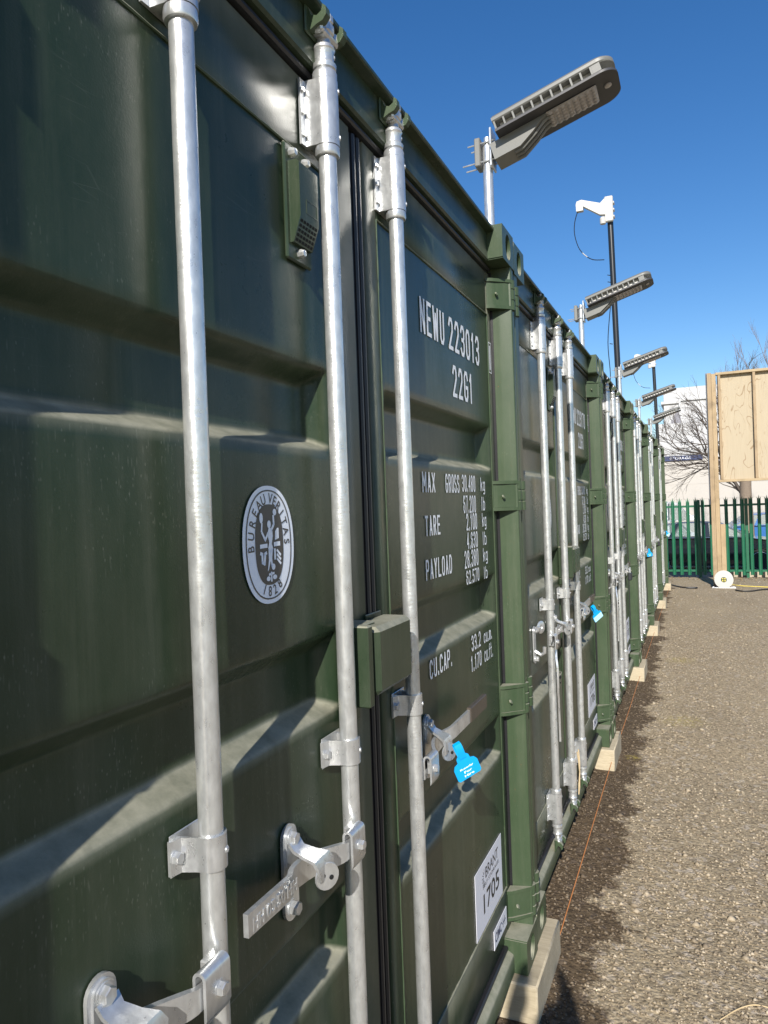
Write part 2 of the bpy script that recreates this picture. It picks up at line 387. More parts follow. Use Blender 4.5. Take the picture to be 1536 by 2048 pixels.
def text_fit(body, y0, y1, z0, z1, x, bold=0.004):
    """text stretched to fill exactly y0..y1, z0..z1 on a plane facing +X"""
    g = text_g(body, 1.0, 1.0, bold)
    xs = [v[0] for v in g.v]; ys = [v[1] for v in g.v]
    ax, bx, ay, by = min(xs), max(xs), min(ys), max(ys); o = G()
    o.add([(x, y0+(v[0]-ax)/(bx-ax)*(y1-y0), z0+(v[1]-ay)/(by-ay)*(z1-z0)) for v in g.v], g.f)
    return o

# ------------------------------------------------------------------ ground
def lerp(a, b, t): return a+(b-a)*t
def ground_z(x, y):
    z = 0.014*mnoise.noise(Vector((x*1.3, y*1.3, 0)))+0.006*mnoise.noise(Vector((x*5, y*5, 3)))
    if -3 < x < 12: z += 0.045*math.exp(-((y-16.6)/0.5)**2)*(0.6+0.6*mnoise.noise(Vector((x*2.5, y, 1))))
    if y > 17.2: z -= 0.36*min(1, (y-17.2)/1.0)
    return z
xs = list(np.arange(-300, -8, 30))+list(np.arange(-8, -0.6, 1.2))+list(np.arange(-0.6, 3.0, 0.06))+list(np.arange(3, 12, 1))+list(np.arange(12, 330, 30))
ys = list(np.arange(-200, -4, 28))+list(np.arange(-4, 1.5, 0.8))+list(np.arange(1.5, 9, 0.07))+list(np.arange(9, 18.6, 0.16))+list(np.arange(18.6, 40, 3))+list(np.arange(40, 700, 40))
gg = G(); gg.add([(x, y, ground_z(x, y)) for y in ys for x in xs],
                 [(j*len(xs)+i, j*len(xs)+i+1, (j+1)*len(xs)+i+1, (j+1)*len(xs)+i) for j in range(len(ys)-1) for i in range(len(xs)-1)])
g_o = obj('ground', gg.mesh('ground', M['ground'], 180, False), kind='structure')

def stones(n, xr, yr, smin, smax, power, damp=None):
    rng = np.random.default_rng(n); g = G()
    base = [(1, 0, 0), (-1, 0, 0), (0, 1, 0), (0, -1, 0), (0, 0, 1), (0, 0, -1)]
    tri = [(4, 0, 2), (4, 2, 1), (4, 1, 3), (4, 3, 0), (5, 2, 0), (5, 1, 2), (5, 3, 1), (5, 0, 3)]
    for _ in range(n):
        y = yr[0]+(yr[1]-yr[0])*rng.random()**1.7; x = xr[0]+(xr[1]-xr[0])*rng.random()
        if x > CAMP.x+0.36*y+0.15: continue
        s_ = smin+(smax-smin)*rng.random()**power
        a = rng.random()*6.28; ca, sa = math.cos(a), math.sin(a); z = ground_z(x, y); vs = []
        j = rng.uniform(0.65, 1.25, (6, 3))
        for b_, k in zip(base, j):
            px, py, pz = (b_[0]*k[0]+0.25*(k[1]-1))*s_, (b_[1]*k[1]+0.25*(k[2]-1))*s_*0.75, b_[2]*k[2]*s_*0.5
            vs.append((x+px*ca-py*sa, y+px*sa+py*ca, z+pz+s_*0.18))
        g.add(vs, tri)
    return g
gs = stones(72000, (-0.35, 3.2), (2.0, 11.0), 0.0035, 0.0125, 2.2)
obj('gravel', gs.mesh('gravel', M['stone'], 180, False), kind='stuff')
gs = stones(2600, (-0.2, 4.0), (3.0, 16.6), 0.010, 0.024, 2.6)
obj('gravel', gs.mesh('gravel_large', M['stone'], 180, False), kind='stuff')

# ------------------------------------------------------------------ containers
PITCH_Y = 2.46994; Y0 = 1.377; ZB = 0.13
XD = -0.078                                  # front plane of the door frames
RODS = (-0.573, -0.148, 0.191); XR = -0.040

def g_casting(side, top):
    """corner casting with a real oval opening in its front and outer side"""
    g = G(); y0, y1 = (1.057, 1.219) if side > 0 else (-1.219, -1.057)
    z0, z1 = (2.473, 2.591) if top else (0.0, 0.118)
    x0, x1 = -0.178, 0.0; b = 0.006
    def holed(fn, a0, a1, b0, b1, ra, rb, dep):
        n = 24; ac, bc = (a0+a1)/2, (b0+b1)/2; ell, out = [], []
        for i in range(n):
            t = 2*PI*(i+0.5)/n; ca, sa = math.cos(t), math.sin(t)
            ell.append((ac+ra*ca, bc+rb*sa)); k = min((a1-a0)/2/abs(ca) if abs(ca) > 1e-6 else 9, (b1-b0)/2/abs(sa) if abs(sa) > 1e-6 else 9)
            out.append((ac+k*ca, bc+k*sa))
        vs = [fn(p[0], p[1], 0) for p in out]+[fn(p[0], p[1], 0) for p in ell]+[fn(p[0], p[1], dep) for p in ell]
        fs = []
        for i in range(n):
            j = (i+1) % n; fs += [(i, j, n+j, n+i), (n+i, n+j, 2*n+j, 2*n+i)]
        fs.append(tuple(range(2*n, 3*n))); g.add(vs, fs)
        for ca, sa in ((a0, b0), (a1, b0), (a1, b1), (a0, b1)):   # corner fillers
            near = sorted(range(n), key=lambda i: (out[i][0]-ca)**2+(out[i][1]-sa)**2)[:2]
            g.add([fn(ca, sa, 0), fn(*out[near[0]], 0), fn(*out[near[1]], 0)], [(0, 1, 2)])
    holed(lambda a, b_, d: (x1-d, a, b_), y0, y1, z0, z1, 0.032, 0.040, 0.045)
    yo = y1 if side > 0 else y0; sg = 1 if side > 0 else -1
    holed(lambda a, b_, d: (a, yo-sg*d, b_), x0, x1, z0, z1, 0.040, 0.032, 0.045)
    yi = y0 if side > 0 else y1
    g.quad((x0, yi, z0), (x1, yi, z0), (x1, yi, z1), (x0, yi, z1)); g.quad((x0, y0, z0), (x0, y1, z0), (x0, y1, z1), (x0, y0, z1))
    g.quad((x0, y0, z1), (x1, y0, z1), (x1, y1, z1), (x0, y1, z1)); g.quad((x0, y0, z0), (x1, y0, z0), (x1, y1, z0), (x0, y1, z0))
    return g

def casting_mesh(side, top):
    me = g_casting(side, top).mesh('corner_casting', M['green2'], 30)
    bm = bmesh.new(); bm.from_mesh(me); bmesh.ops.remove_doubles(bm, verts=bm.verts, dist=0.0003)
    bmesh.ops.recalc_face_normals(bm, faces=bm.faces)
    ed = [e for e in bm.edges if len(e.link_faces) == 2 and e.calc_face_angle(0) > 1.2]
    bmesh.ops.bevel(bm, geom=ed, offset=0.004, segments=2, affect='EDGES', clamp_overlap=True)
    bm.to_mesh(me); bm.free(); me.polygons.foreach_set('use_smooth', [True]*len(me.polygons)); me.set_sharp_from_angle(angle=math.radians(38))
    return me

# door skin: raised fields (0) and pressed-in bands (1), z local
BANDS = [(2.30, 0), (1.904, 0), (1.876, 1), (1.768, 1), (1.749, 0), (1.388, 0), (1.354, 1), (1.256, 1), (1.236, 0), (0.888, 0), (0.854, 1), (0.768, 1), (0.748, 0), (0.27, 0)]
ZT, ZBOT, DEP = 2.30, 0.272, 0.042
def prof(z):
    for (a, da), (b_, db) in zip(BANDS, BANDS[1:]):
        if a >= z >= b_: return lerp(da, db, (a-z)/(a-b_) if a > b_ else 0)
    return 0.0
def door_panel(y0, y1):
    zs = []
    for (a, da), (b_, db) in zip(BANDS, BANDS[1:]):
        k = 8 if da != db else 12
        for i in range(k):
            t = i/k
            if da == db: t = 0.5-0.5*math.cos(PI*t)      # cluster samples at the bends
            zs.append(lerp(a, b_, t))
    zs.append(BANDS[-1][0])
    w = y1-y0; yy = [y0+w*0.0, y0+0.006, y0+0.014, y0+0.024, y0+0.034, y0+0.044, y0+0.056, y0+0.07]
    yy += [lerp(y0+0.07, y1-0.07, i/14) for i in range(1, 14)]+[y1-(v-y0) for v in reversed(yy)]
    def rampy(y): return max(0.0, min(1.0, (min(y-y0, y1-y)-0.010)/0.036))
    def d(y, z):
        acc = 0
        for k in (-1, -0.5, 0, 0.5, 1): acc += min(prof(max(ZBOT, min(ZT, z+k*0.005))), rampy(max(y0, min(y1, y+k*0.006))))
        return acc/5*DEP
    g = G(); n = len(yy)
    def wob(y, z): return 0.0012*mnoise.noise(Vector((y*2.2, z*2.2, y0*7)))
    g.add([(XD-0.002-d(y, z)+wob(y, z)*min(1, 20*min(y-y0, y1-y)), y, z) for z in zs for y in yy],
          [(j*n+i, j*n+i+1, (j+1)*n+i+1, (j+1)*n+i) for j in range(len(zs)-1) for i in range(n-1)])
    return g

LD = (-1.157, 0.030); LP = (-1.098, -0.100)      # left door edges, its skin
RD = (0.098, 1.157); RP = (0.160, 1.108)
DT, DB = 2.455, 0.094
def door_g(D, P):
    g = G(); xb = -0.126
    e = 0.003
    g.box(xb, XD, D[0], P[0], DB, DT, e); g.box(xb, XD, P[1], D[1], DB, DT, e)
    g.box(xb, XD-0.0012, P[0]+0.0005, P[1]-0.0005, ZT, DT-0.0005, e); g.box(xb, XD-0.0012, P[0]+0.0005, P[1]-0.0005, DB+0.0005, ZBOT, e)
    g.merge(door_panel(*P))
    return g
def weld_g(P):
    g = G(); r = 0.0028; rng = random.Random(3)
    def bead(a, b_):
        a, b_ = Vector(a), Vector(b_); k = max(2, int((b_-a).length/0.02)); pts = [a.lerp(b_, i/k) for i in range(k+1)]
        g.tube(pts, [r*rng.uniform(0.7, 1.25) for _ in pts], 6)
    x = XD-0.0005
    bead((x, P[0], ZBOT), (x, P[0], ZT)); bead((x, P[1], ZBOT), (x, P[1], ZT)); bead((x, P[0], ZBOT), (x, P[1], ZBOT)); bead((x, P[0], ZT), (x, P[1], ZT))
    return g
def gasket_g():
    g = G()
    lips = [(0.0305, 0.046, -0.083), (0.0465, 0.060, -0.077), (0.0605, 0.068, -0.083), (0.0685, 0.082, -0.076), (0.0825, 0.0975, -0.084)]
    for a, b_, x in lips: g.box(-0.12, x, a, b_, DB+0.002, DT-0.002, 0.004)
    return g
def gasket_edge_g():
    g = G()
    for s in (-1, 1):
        a, b_ = sorted((s*1.1575, s*1.1605)); g.box(-0.125, -0.080, a, b_, 0.085, 2.462, 0.001)
        a, b_ = sorted((s*1.1608, s*1.1627)); g.box(-0.125, -0.070, a, b_, 0.085, 2.462, 0.0008)
    g.box(-0.125, -0.066, -1.136, 1.136, 2.4565, 2.470, 0.004); g.box(-0.125, -0.066, -1.136, 1.136, 0.078, 0.0925, 0.004)
    return g
def post_g(s):
    g = G()
    pl = [(-0.005, 1.2165), (-0.030, 1.2175), (-0.13, 1.2175), (-0.13, 1.163), (-0.050, 1.163), (-0.044, 1.164), (-0.008, 1.1685), (-0.004, 1.170), (-0.002, 1.174)]
    g.prism([(x, s*y) for x, y in pl], lambda a, b_, d: (a, b_, d), 0.1185, 2.4725)
    return g
def hinge_g(s, z):
    """hinge blade on the door edge wrapping to a knuckle in the post; z = bottom"""
    g = G(); h = 0.106
    def f(a, b_, d): return (a, s*b_, d)
    blade = [(XD+0.001, 1.112), (XD+0.013, 1.118), (-0.050, 1.132), (-0.020, 1.156), (-0.010, 1.167), (-0.038, 1.162), (XD+0.001, 1.15)]
    g.prism(blade, f, z+0.012, z+h-0.012)
    rib = [(XD+0.001, 1.106), (XD+0.016, 1.112), (-0.042, 1.130), (-0.010, 1.160), (0.000, 1.172), (-0.038, 1.162), (XD+0.001, 1.15)]
    g.prism(rib, f, z, z+0.0115); g.prism(rib, f, z+h-0.0115, z+h)
    kz = [(0.0, 0.017), (0.012, 0.019)]
    m = tr(-0.012, s*1.190, 0)
    g.lathe([(0.0, z), (0.019, z), (0.019, z+0.030), (0.016, z+0.031), (0.016, z+0.036), (0.019, z+0.037), (0.019, z+h-0.037), (0.016, z+h-0.036), (0.016, z+h-0.031), (0.019, z+h-0.03), (0.019, z+h), (0, z+h)], 12, m)
    g.box(-0.045, -0.0035, s*1.170, s*1.212, z+h+0.004, z+h+0.014, 0.002); g.box(-0.045, -0.0035, s*1.170, s*1.212, z-0.016, z-0.005, 0.002)
    g.lathe([(0, 0), (0.009, 0), (0.008, 0.004), (0, 0.005)], 8, tr(-0.045, s*1.125, z+h*0.45) @ rot('Y', 60))
    return g
def header_g():
    g = G()
    g.prism([(-0.178, 2.4705), (-0.058, 2.4705), (-0.053, 2.476), (-0.054, 2.566), (-0.031, 2.569), (-0.028, 2.572), (-0.028, 2.579), (-0.031, 2.582), (-0.178, 2.584)],
            lambda a, b_, d: (a, d, b_), -1.0565, 1.0565)
    return g
def sill_g():
    g = G()
    g.prism([(-0.178, 0.0), (-0.052, 0.0), (-0.046, 0.006), (-0.046, 0.060), (-0.050, 0.068), (-0.064, 0.0765), (-0.178, 0.0775)], lambda a, b_, d: (a, d, b_), -1.0565, 1.0565)
    return g
def body_g():
    """corrugated sides and roof, plain far end, behind the door frame"""
    g = G(); L = -6.05; pts = []
    x = -0.1795; per = 0.28; k = 0
    while x > L:
        pts += [(x, 1.203), (x-0.072, 1.203), (x-0.140, 1.170), (x-0.212, 1.170)]; x -= per
    pts = [p for p in pts if p[0] > L]+[(L, 1.203)]
    n = len(pts)
    for s in (-1, 1):
        g.add([(p[0], s*p[1], 0.10) for p in pts]+[(p[0], s*p[1], 2.56) for p in pts], [(i, i+1, n+i+1, n+i) for i in range(n-1)])
        a, b_ = sorted((s*1.14, s*1.2175)); g.box(L, -0.1795, a, b_, 2.52, 2.584, 0.004); g.box(L, -0.1795, a, b_, 0.004, 0.14, 0.004)
    rp = []; x = -0.1795
    while x > L: rp += [(x, 2.578), (x-0.07, 2.578), (x-0.09, 2.560), (x-0.16, 2.560)]; x -= 0.18
    rp = [p for p in rp if p[0] > L]; n = len(rp)
    g.add([(p[0], -1.139, p[1]) for p in rp]+[(p[0], 1.139, p[1]) for p in rp], [(i, i+1, n+i+1, n+i) for i in range(n-1)])
    g.quad((L, -1.2, 0.05), (L, 1.2, 0.05), (L, 1.2, 2.56), (L, -1.2, 2.56))
    g.quad((-0.135, -1.16, 0.08), (-0.135, 1.16, 0.08), (-0.135, 1.16, 2.47), (-0.135, -1.16, 2.47))
    g.quad((L, -1.2, 0.02), (-0.13, -1.2, 0.02), (-0.13, 1.2, 0.02), (L, 1.2, 0.02))
    return g

# ---- locking bars (origin of the part = the bar's axis at z local 0)
def bolt(g, m, r=0.011, h=0.009, mi=0):
    g.lathe([(r*1.25, 0), (r*1.25, 0.0015)], 12, m, mi); g.lathe([(r, 0.0015), (r, h*0.8), (r*0.86, h), (0, h)], 6, m, mi)
FX = rot('Y', 90)                      # local z -> +x
def rod_g():
    g = G(); zz = [0.155+i*(2.44-0.155)/60 for i in range(61)]; rng = random.Random(5)
    g.tube([(XR, 0, z) for z in zz], [0.0172*rng.uniform(0.99, 1.012) for _ in zz], 20)
    return g
def bearing_g(z0, z1):
    """half-round bearing bracket bolted to the door, with collars"""
    g = G(); R = 0.0245; n = 14
    out = [(-XD+XR-0.001, 0)]
    pts = [(XD+0.0005, -0.050), (XD+0.0045, -0.050), (XD+0.006, -0.030)]
    arc = [(XR+R*math.cos(t), R*math.sin(t)) for t in [lerp(-PI*0.62, PI*0.62, i/n) for i in range(n+1)]]
    pl = [(XD+0.0005, -0.039), (XD+0.0050, -0.039), (XD+0.0060, -0.024)]+arc+[(XD+0.0060, 0.024), (XD+0.0050, 0.039), (XD+0.0005, 0.039)]
    g.prism(pl, lambda a, b_, d: (a, b_, d), z0, z1)
    h = z1-z0
    for s in (-1, 1):
        for t in (0.16, 0.5, 0.84): bolt(g, tr(XD+0.0045, s*0.0315, z0+h*t) @ FX, 0.0055, 0.005)
    for t in (0.15, 0.86): bolt(g, tr(XR, 0, z0+h*t) @ rot('Z', 28) @ FX @ tr(0, 0, R-0.001), 0.005, 0.003)
    m = tr(XR, 0, 0)
    for z, d in ((z0, -1), (z1, 1)):
        g.lathe([(0.0172, z), (0.0235, z+d*0.001), (0.0240, z+d*0.014), (0.0225, z+d*0.018), (0.0172, z+d*0.019)], 18, m)
    return g
def cam_g(top):
    """forged cam head at the bar's end and the keeper welded to the frame; built upward, mirrored for the bottom"""
    g = G(); s = 1 if top else -1; zb = 2.463 if top else 0.174
    m = tr(XR, 0, zb) @ Matrix.Diagonal((1, 1, s, 1))
    g.lathe([(0.0172, 0), (0.0225, 0.004), (0.0235, 0.012), (0.0190, 0.017), (0.0190, 0.036), (0.0218, 0.041), (0.0205, 0.047), (0.0150, 0.052), (0.0130, 0.064), (0.0, 0.066)], 18, m)
    g.box(-0.012, 0.016, -0.026, 0.026, 0.060, 0.073, 0.004, 0, m)
    g.box(-0.004, 0.018, -0.015, 0.015, 0.070, 0.094, 0.004, 0, m)
    for sy in (-1, 1):
        g.box(-0.011, 0.012, -0.009, 0.009, 0.0, 0.026, 0.004, 0, m @ tr(0.004, sy*0.024, 0.062) @ rot('X', -sy*22))
    g.box(0.002, 0.020, -0.009, 0.009, 0.088, 0.108, 0.004, 0, m)
    bolt(g, m @ tr(0, 0, 0.030) @ rot('Z', 35) @ FX @ tr(0, 0, 0.018), 0.004, 0.003)
    return g
def keeper_g(top):
    """forged hook keeper on the frame: two ears with an open claw either side of the cam"""
    g = G(); s = 1 if top else -1; zb = 2.463 if top else 0.174; xw = -0.0535 if top else -0.0455
    m = tr(0, 0, zb) @ Matrix.Diagonal((1, 1, s, 1))
    for sy in (-1, 1):
        pl = [(xw, 0.060), (xw+0.010, 0.060), (XR+0.008, 0.066), (XR+0.022, 0.070), (XR+0.030, 0.080), (XR+0.029, 0.094), (XR+0.022, 0.100), (XR+0.020, 0.088), (XR+0.010, 0.082), (xw+0.012, 0.086), (xw+0.005, 0.104), (xw, 0.106)]
        a, b_ = sorted((sy*0.027, sy*0.043)); g.prism(pl, lambda p, q, d: m @ Vector((p, d, q)), a, b_)
    g.box(xw, xw+0.005, -0.052, 0.052, 0.054, 0.110, 0.003, 0, m)
    return g
def clamp_g():
    g = G(); z0, z1 = 1.144, 1.191; R = 0.0215; n = 12
    arc = [(XR+R*math.cos(t), R*math.sin(t)) for t in [lerp(-PI*0.55, PI*0.62, i/n) for i in range(n+1)]]
    inn = [(XR+0.0176*math.cos(t), 0.0176*math.sin(t)) for t in [lerp(PI*0.62, -PI*0.55, i/n) for i in range(n+1)]]
    pl = [(XD+0.001, -0.046), (XD+0.006, -0.046), (XD+0.010, -0.029), (XR-0.010, -0.0225)]+arc+[(XD+0.001, 0.024), (XD+0.001, 0.018)]+inn+[(XD+0.001, -0.026)]
    g.prism(pl, lambda a, b_, d: (a, b_, d), z0, z1)
    bolt(g, tr(XD+0.006, -0.037, 1.167) @ FX, 0.009, 0.010)
    bolt(g, tr(XR, 0, 1.167) @ rot('Z', 20) @ FX @ tr(0, 0, R-0.001), 0.0045, 0.003)
    g.box(XD+0.0004, XD+0.003, -0.043, 0.030, z0-0.004, z1+0.006, 0.001)
    return g
HZ = 1.018
def clevis_g(s):
    """folded-over U plate welded to the bar that carries the handle pivot; s = side the handle goes to"""
    g = G(); n = 8; t = 0.0045; r = 0.0105; xc = XR+0.024
    zt = HZ+0.012; zl = HZ-0.047
    outer = [(xc+r*math.cos(a), zt+r*math.sin(a)) for a in [PI*i/n for i in range(n+1)]]
    inner = [(xc+(r-t)*math.cos(a), zt+(r-t)*math.sin(a)) for a in [PI*(1-i/n) for i in range(n+1)]]
    pl = [(xc+r, zl+0.010)]+outer+[(xc-r, HZ-0.010), (xc-r+t, HZ-0.010)]+inner+[(xc+r-t, zl)]
    a, b_ = sorted((s*0.014, s*0.066))
    g.prism(pl, lambda p, q, d: (p, d, q), a, b_)
    bolt(g, tr(xc+r-0.001, s*0.036, HZ-0.012) @ FX, 0.0095, 0.010)
    g.box(XR-0.004, xc-r+t, min(s*0.012, s*0.030), max(s*0.012, s*0.030), HZ-0.035, HZ+0.012, 0.002)
    return g
def strip(g, path, h, t, z, fn=None, taper=None, mi=0):
    """flat bar standing on edge, following path [(x,y)], with height h, thickness t, centred at z[i]"""
    k = len(path); vs = []
    for i, (x, y) in enumerate(path):
        a, b_ = path[max(0, i-1)], path[min(k-1, i+1)]; d = Vector((b_[0]-a[0], b_[1]-a[1])).normalized(); nn = Vector((-d.y, d.x))*t/2
        zz = z[i] if isinstance(z, list) else z; hh = (taper[i] if taper else h)/2
        vs += [(x+nn.x, y+nn.y, zz-hh), (x+nn.x, y+nn.y, zz+hh), (x-nn.x, y-nn.y, zz+hh), (x-nn.x, y-nn.y, zz-hh)]
    if fn: vs = [fn(v) for v in vs]
    fs = [(0, 1, 2, 3), (4*k-1, 4*k-2, 4*k-3, 4*k-4)]
    for i in range(k-1):
        for j in range(4): fs.append((4*i+j, 4*i+(j+1) % 4, 4*i+4+(j+1) % 4, 4*i+4+j))
    g.add(vs, fs, mi)
def handle_g(s, L, sleeve=False):
    g = G(); xc = XR+0.024
    p = [(xc, 0.026), (xc, 0.068), (xc-0.006, 0.085), (xc-0.026, 0.125), (xc-0.034, 0.150), (xc-0.035, 0.185), (xc-0.030, 0.215), (xc-0.016, 0.240), (xc-0.011, 0.262), (xc-0.008, L)]
    z = [HZ-0.010, HZ-0.010, HZ-0.009, HZ-0.007, HZ-0.005, HZ-0.002, HZ+0.003, HZ+0.008, HZ+0.012, HZ+0.018]
    tp = [0.026, 0.030, 0.036, 0.040, 0.042, 0.042, 0.036, 0.034, 0.036, 0.034]
    # smooth the path a little
    def sm(v):
        o = [v[0]]
        for a, b_ in zip(v, v[1:]):
            o += [tuple(lerp(x, y, 0.25) for x, y in zip(a, b_)), tuple(lerp(x, y, 0.75) for x, y in zip(a, b_))]
        return o+[v[-1]]
    q = sm([(a[0], a[1], b_, c) for a, b_, c in zip(p, z, tp)])
    strip(g, [(a[0], s*a[1]) for a in q], 0, 0.0085, [a[2] for a in q], None, [a[3] for a in q])
    if sleeve:
        g.box(xc-0.016, xc-0.002, min(s*(L-0.16), s*L+0.002*s), max(s*(L-0.16), s*L+0.002*s), HZ-0.004, HZ+0.038, 0.002, 1)
    else:
        t = text_g('HH 05 50 HH', 0.026, 0.85, 0.0008, 'LEFT', 0.0008)
        w = max(v[0] for v in t.v); y0 = -L+0.012 if s < 0 else 0.20
        g.merge(t, tr(xc-0.0045, y0, HZ+0.004) @ TXT)
    return g
def catch_g(s, y=0.172):
    """oval retainer plate on the door with swinging hood over the handle"""
    g = G(); n = 10; yc = s*y
    def oval(r, zc0, zc1): return [(yc+r*math.cos(t), zc1+r*math.sin(t)) for t in [PI*i/n for i in range(n+1)]]+[(yc-r*math.cos(t), zc0-r*math.sin(t)) for t in [PI*i/n for i in range(n+1)]]
    fn = lambda a, b_, d: (d, a, b_)
    g.prism(oval(0.023, 0.950, 1.068), fn, XD+0.0005, XD+0.006)
    g.prism(oval(0.017, 1.032, 1.069), fn, XD+0.006, XD+0.010)
    bolt(g, tr(XD+0.010, yc, 1.069) @ FX, 0.011, 0.011)
    bolt(g, tr(XD+0.006, yc, 0.948) @ FX, 0.012, 0.014)
    # hood: bent strip coming forward over the handle, ending in a round lobe
    path = [(XD+0.011, 1.062), (XD+0.020, 1.050), (XD+0.040, 1.042), (XD+0.058, 1.036), (XD+0.064, 1.024), (XD+0.064, 1.000)]
    hw = [0.017, 0.016, 0.020, 0.025, 0.027, 0.020]; oy = [0, 0, -s*0.004, -s*0.010, -s*0.014, -s*0.016]
    vs = []
    for (x, z), w, o in zip(path, hw, oy): vs += [(x, yc+o-w, z), (x, yc+o+w, z), (x+0.004, yc+o+w, z+0.004), (x+0.004, yc+o-w, z+0.004)]
    k = len(path); fs = [(0, 1, 2, 3), (4*k-1, 4*k-2, 4*k-3, 4*k-4)]
    for i in range(k-1):
        for j in range(4): fs.append((4*i+j, 4*i+(j+1) % 4, 4*i+4+(j+1) % 4, 4*i+4+j))
    g.add(vs, fs)
    m = tr(XD+0.066, yc-s*0.015, 1.006) @ rot('Z', -30) @ FX
    g.lathe([(0, 0), (0.0225, 0), (0.0235, 0.002), (0.0225, 0.005), (0, 0.005)], 18, m)
    for dy in (-0.009, 0.007): g.lathe([(0.0042, 0), (0.0042, 0.0064), (0.0, 0.0066)], 8, m @ tr(dy*0.4, dy, 0), 1)
    return g
def catch_open_g(s):
    g = G(); n = 10; yc = s*0.185
    fn = lambda a, b_, d: (d, a, b_)
    ov = lambda r, a0, a1: [(yc+r*math.cos(t), a1+r*math.sin(t)) for t in [PI*i/n for i in range(n+1)]]+[(yc-r*math.cos(t), a0-r*math.sin(t)) for t in [PI*i/n for i in range(n+1)]]
    g.prism(ov(0.021, 0.958, 1.077), fn, XD+0.0005, XD+0.006)
    bolt(g, tr(XD+0.006, yc, 1.078) @ FX, 0.010, 0.012); bolt(g, tr(XD+0.006, yc, 0.956) @ FX, 0.012, 0.014)
    g.tube([(XD+0.006, yc, 0.99), (XD+0.03, yc, 0.975), (XD+0.045, yc, 0.985), (XD+0.046, yc, 1.01)], 0.008, 8)
    # hood swung up and aside
    g.lathe([(0, 0), (0.027, 0), (0.028, 0.003), (0.022, 0.006), (0.009, 0.006), (0.009, 0.002), (0, 0.002)], 16, tr(XD+0.02, yc+0.055, 1.085) @ rot('Z', -25) @ FX)
    g.box(XD+0.006, XD+0.022, yc+0.004, yc+0.05, 1.072, 1.094, 0.003)
    return g
def handle_hang_g():
    """lever unhooked and hanging straight down along the bar"""
    g = G(); xc = XR+0.024
    zs = [1.03, 0.99, 0.96, 0.93, 0.905, 0.88, 0.80, 0.77, 0.745, 0.55]; yo = [0.010, 0.010, 0.008, -0.002, -0.010, -0.012, -0.012, -0.006, 0.012, 0.014]
    hw = [0.013, 0.014, 0.015, 0.018, 0.022, 0.024, 0.024, 0.020, 0.010, 0.008]; xo = [0, 0, 0, 0.002, 0.006, 0.008, 0.008, 0.006, 0.004, 0.004]
    vs = []
    for z, y, w, x in zip(zs, yo, hw, xo): vs += [(xc+x-0.004, y-0.02-0.004, z), (xc+x+0.004, y-0.02, z), (xc+x+0.004-w*0.3, y-0.02+2*w*0.9, z), (xc+x-0.004-w*0.3, y-0.02+2*w*0.9, z)]
    k = len(zs); fs = [(0, 1, 2, 3), (4*k-1, 4*k-2, 4*k-3, 4*k-4)]
    for i in range(k-1):
        for j in range(4): fs.append((4*i+j, 4*i+(j+1) % 4, 4*i+4+(j+1) % 4, 4*i+4+j))
    g.add(vs, fs)
    for z, r in ((0.86, 0.004), (0.84, 0.008), (0.815, 0.004)):
        g.lathe([(0, 0), (r, 0), (r, 0.003), (0, 0.0035)], 10, tr(xc+0.0105, 0.0, z) @ rot('Z', -17) @ FX, 1)
    return g
def vent_g():
    g = G(); x0 = XD
    y0, y1, z0, z1 = -0.256, -0.168, 2.085, 2.296
    g.box(x0-0.001, x0+0.007, y0, y1, z0, z1, 0.003)
    # raised hood with sloping open underside
    a, b_ = y0+0.010, y1-0.010; zt, zm, zl = z1-0.034, z0+0.075, z0+0.030; X1 = x0+0.030
    pl = [(x0+0.006, zt), (x0+0.006, zl), (x0+0.014, zl), (X1, zm), (X1, zt-0.006), (X1-0.006, zt)]
    g.prism(pl, lambda p, q, d: (p, d, q), a, b_)
    # perforated grille on the slope
    n1 = Vector((X1-(x0+0.014), 0, zm-zl)); nn = Vector((n1.z, 0, -n1.x)).normalized()
    for i in range(5):
        for j in range(6):
            c = Vector((x0+0.014, 0, zl))+n1*((i+0.7)/5.6)+Vector((0, lerp(a+0.008, b_-0.008, j/5), 0))
            d1 = n1.normalized()*0.0026; d2 = Vector((0, 0.0036, 0)); o = nn*0.0006
            g.add([c-d1-d2+o, c+d1-d2+o, c+d1+d2+o, c-d1+d2+o], [(0, 1, 2, 3)], 1)
    # moulded mark frame on the hood
    for (ya, yb, za, zb_) in ((a+0.022, b_-0.006, zm+0.010, zm+0.0115), (a+0.022, b_-0.006, zm+0.034, zm+0.0355), (a+0.022, a+0.0235, zm+0.0116, zm+0.0339), (b_-0.0075, b_-0.006, zm+0.0116, zm+0.0339)):
        g.box(X1-0.001, X1+0.0008, ya, yb, za, zb_)
    for (yy, zz) in ((y0+0.020, z1-0.016), (y1-0.020, z1-0.017), (y0+0.040, z0+0.017)):
        g.lathe([(0.009, 0), (0.009, 0.006), (0.006, 0.013), (0.0, 0.014)], 8, tr(x0+0.0065, yy, zz) @ FX, 2)
    return g
def lockbox_g(left):
    g = G()
    if left:
        g.box(XD+0.0005, -0.006, -0.118, -0.094, 1.240, 1.400, 0.003); g.box(XD+0.0005, -0.030, -0.0935, -0.030, 1.352, 1.398, 0.003)
        g.box(XD+0.0005, -0.050, -0.112, -0.070, 1.205, 1.2395, 0.003)
    else:
        g.box(XD+0.0055, 0.000, -0.082, 0.098, 1.255, 1.392, 0.010); g.box(XD+0.0005, XD+0.005, 0.020, 0.098, 1.245, 1.40, 0.002)
    return g
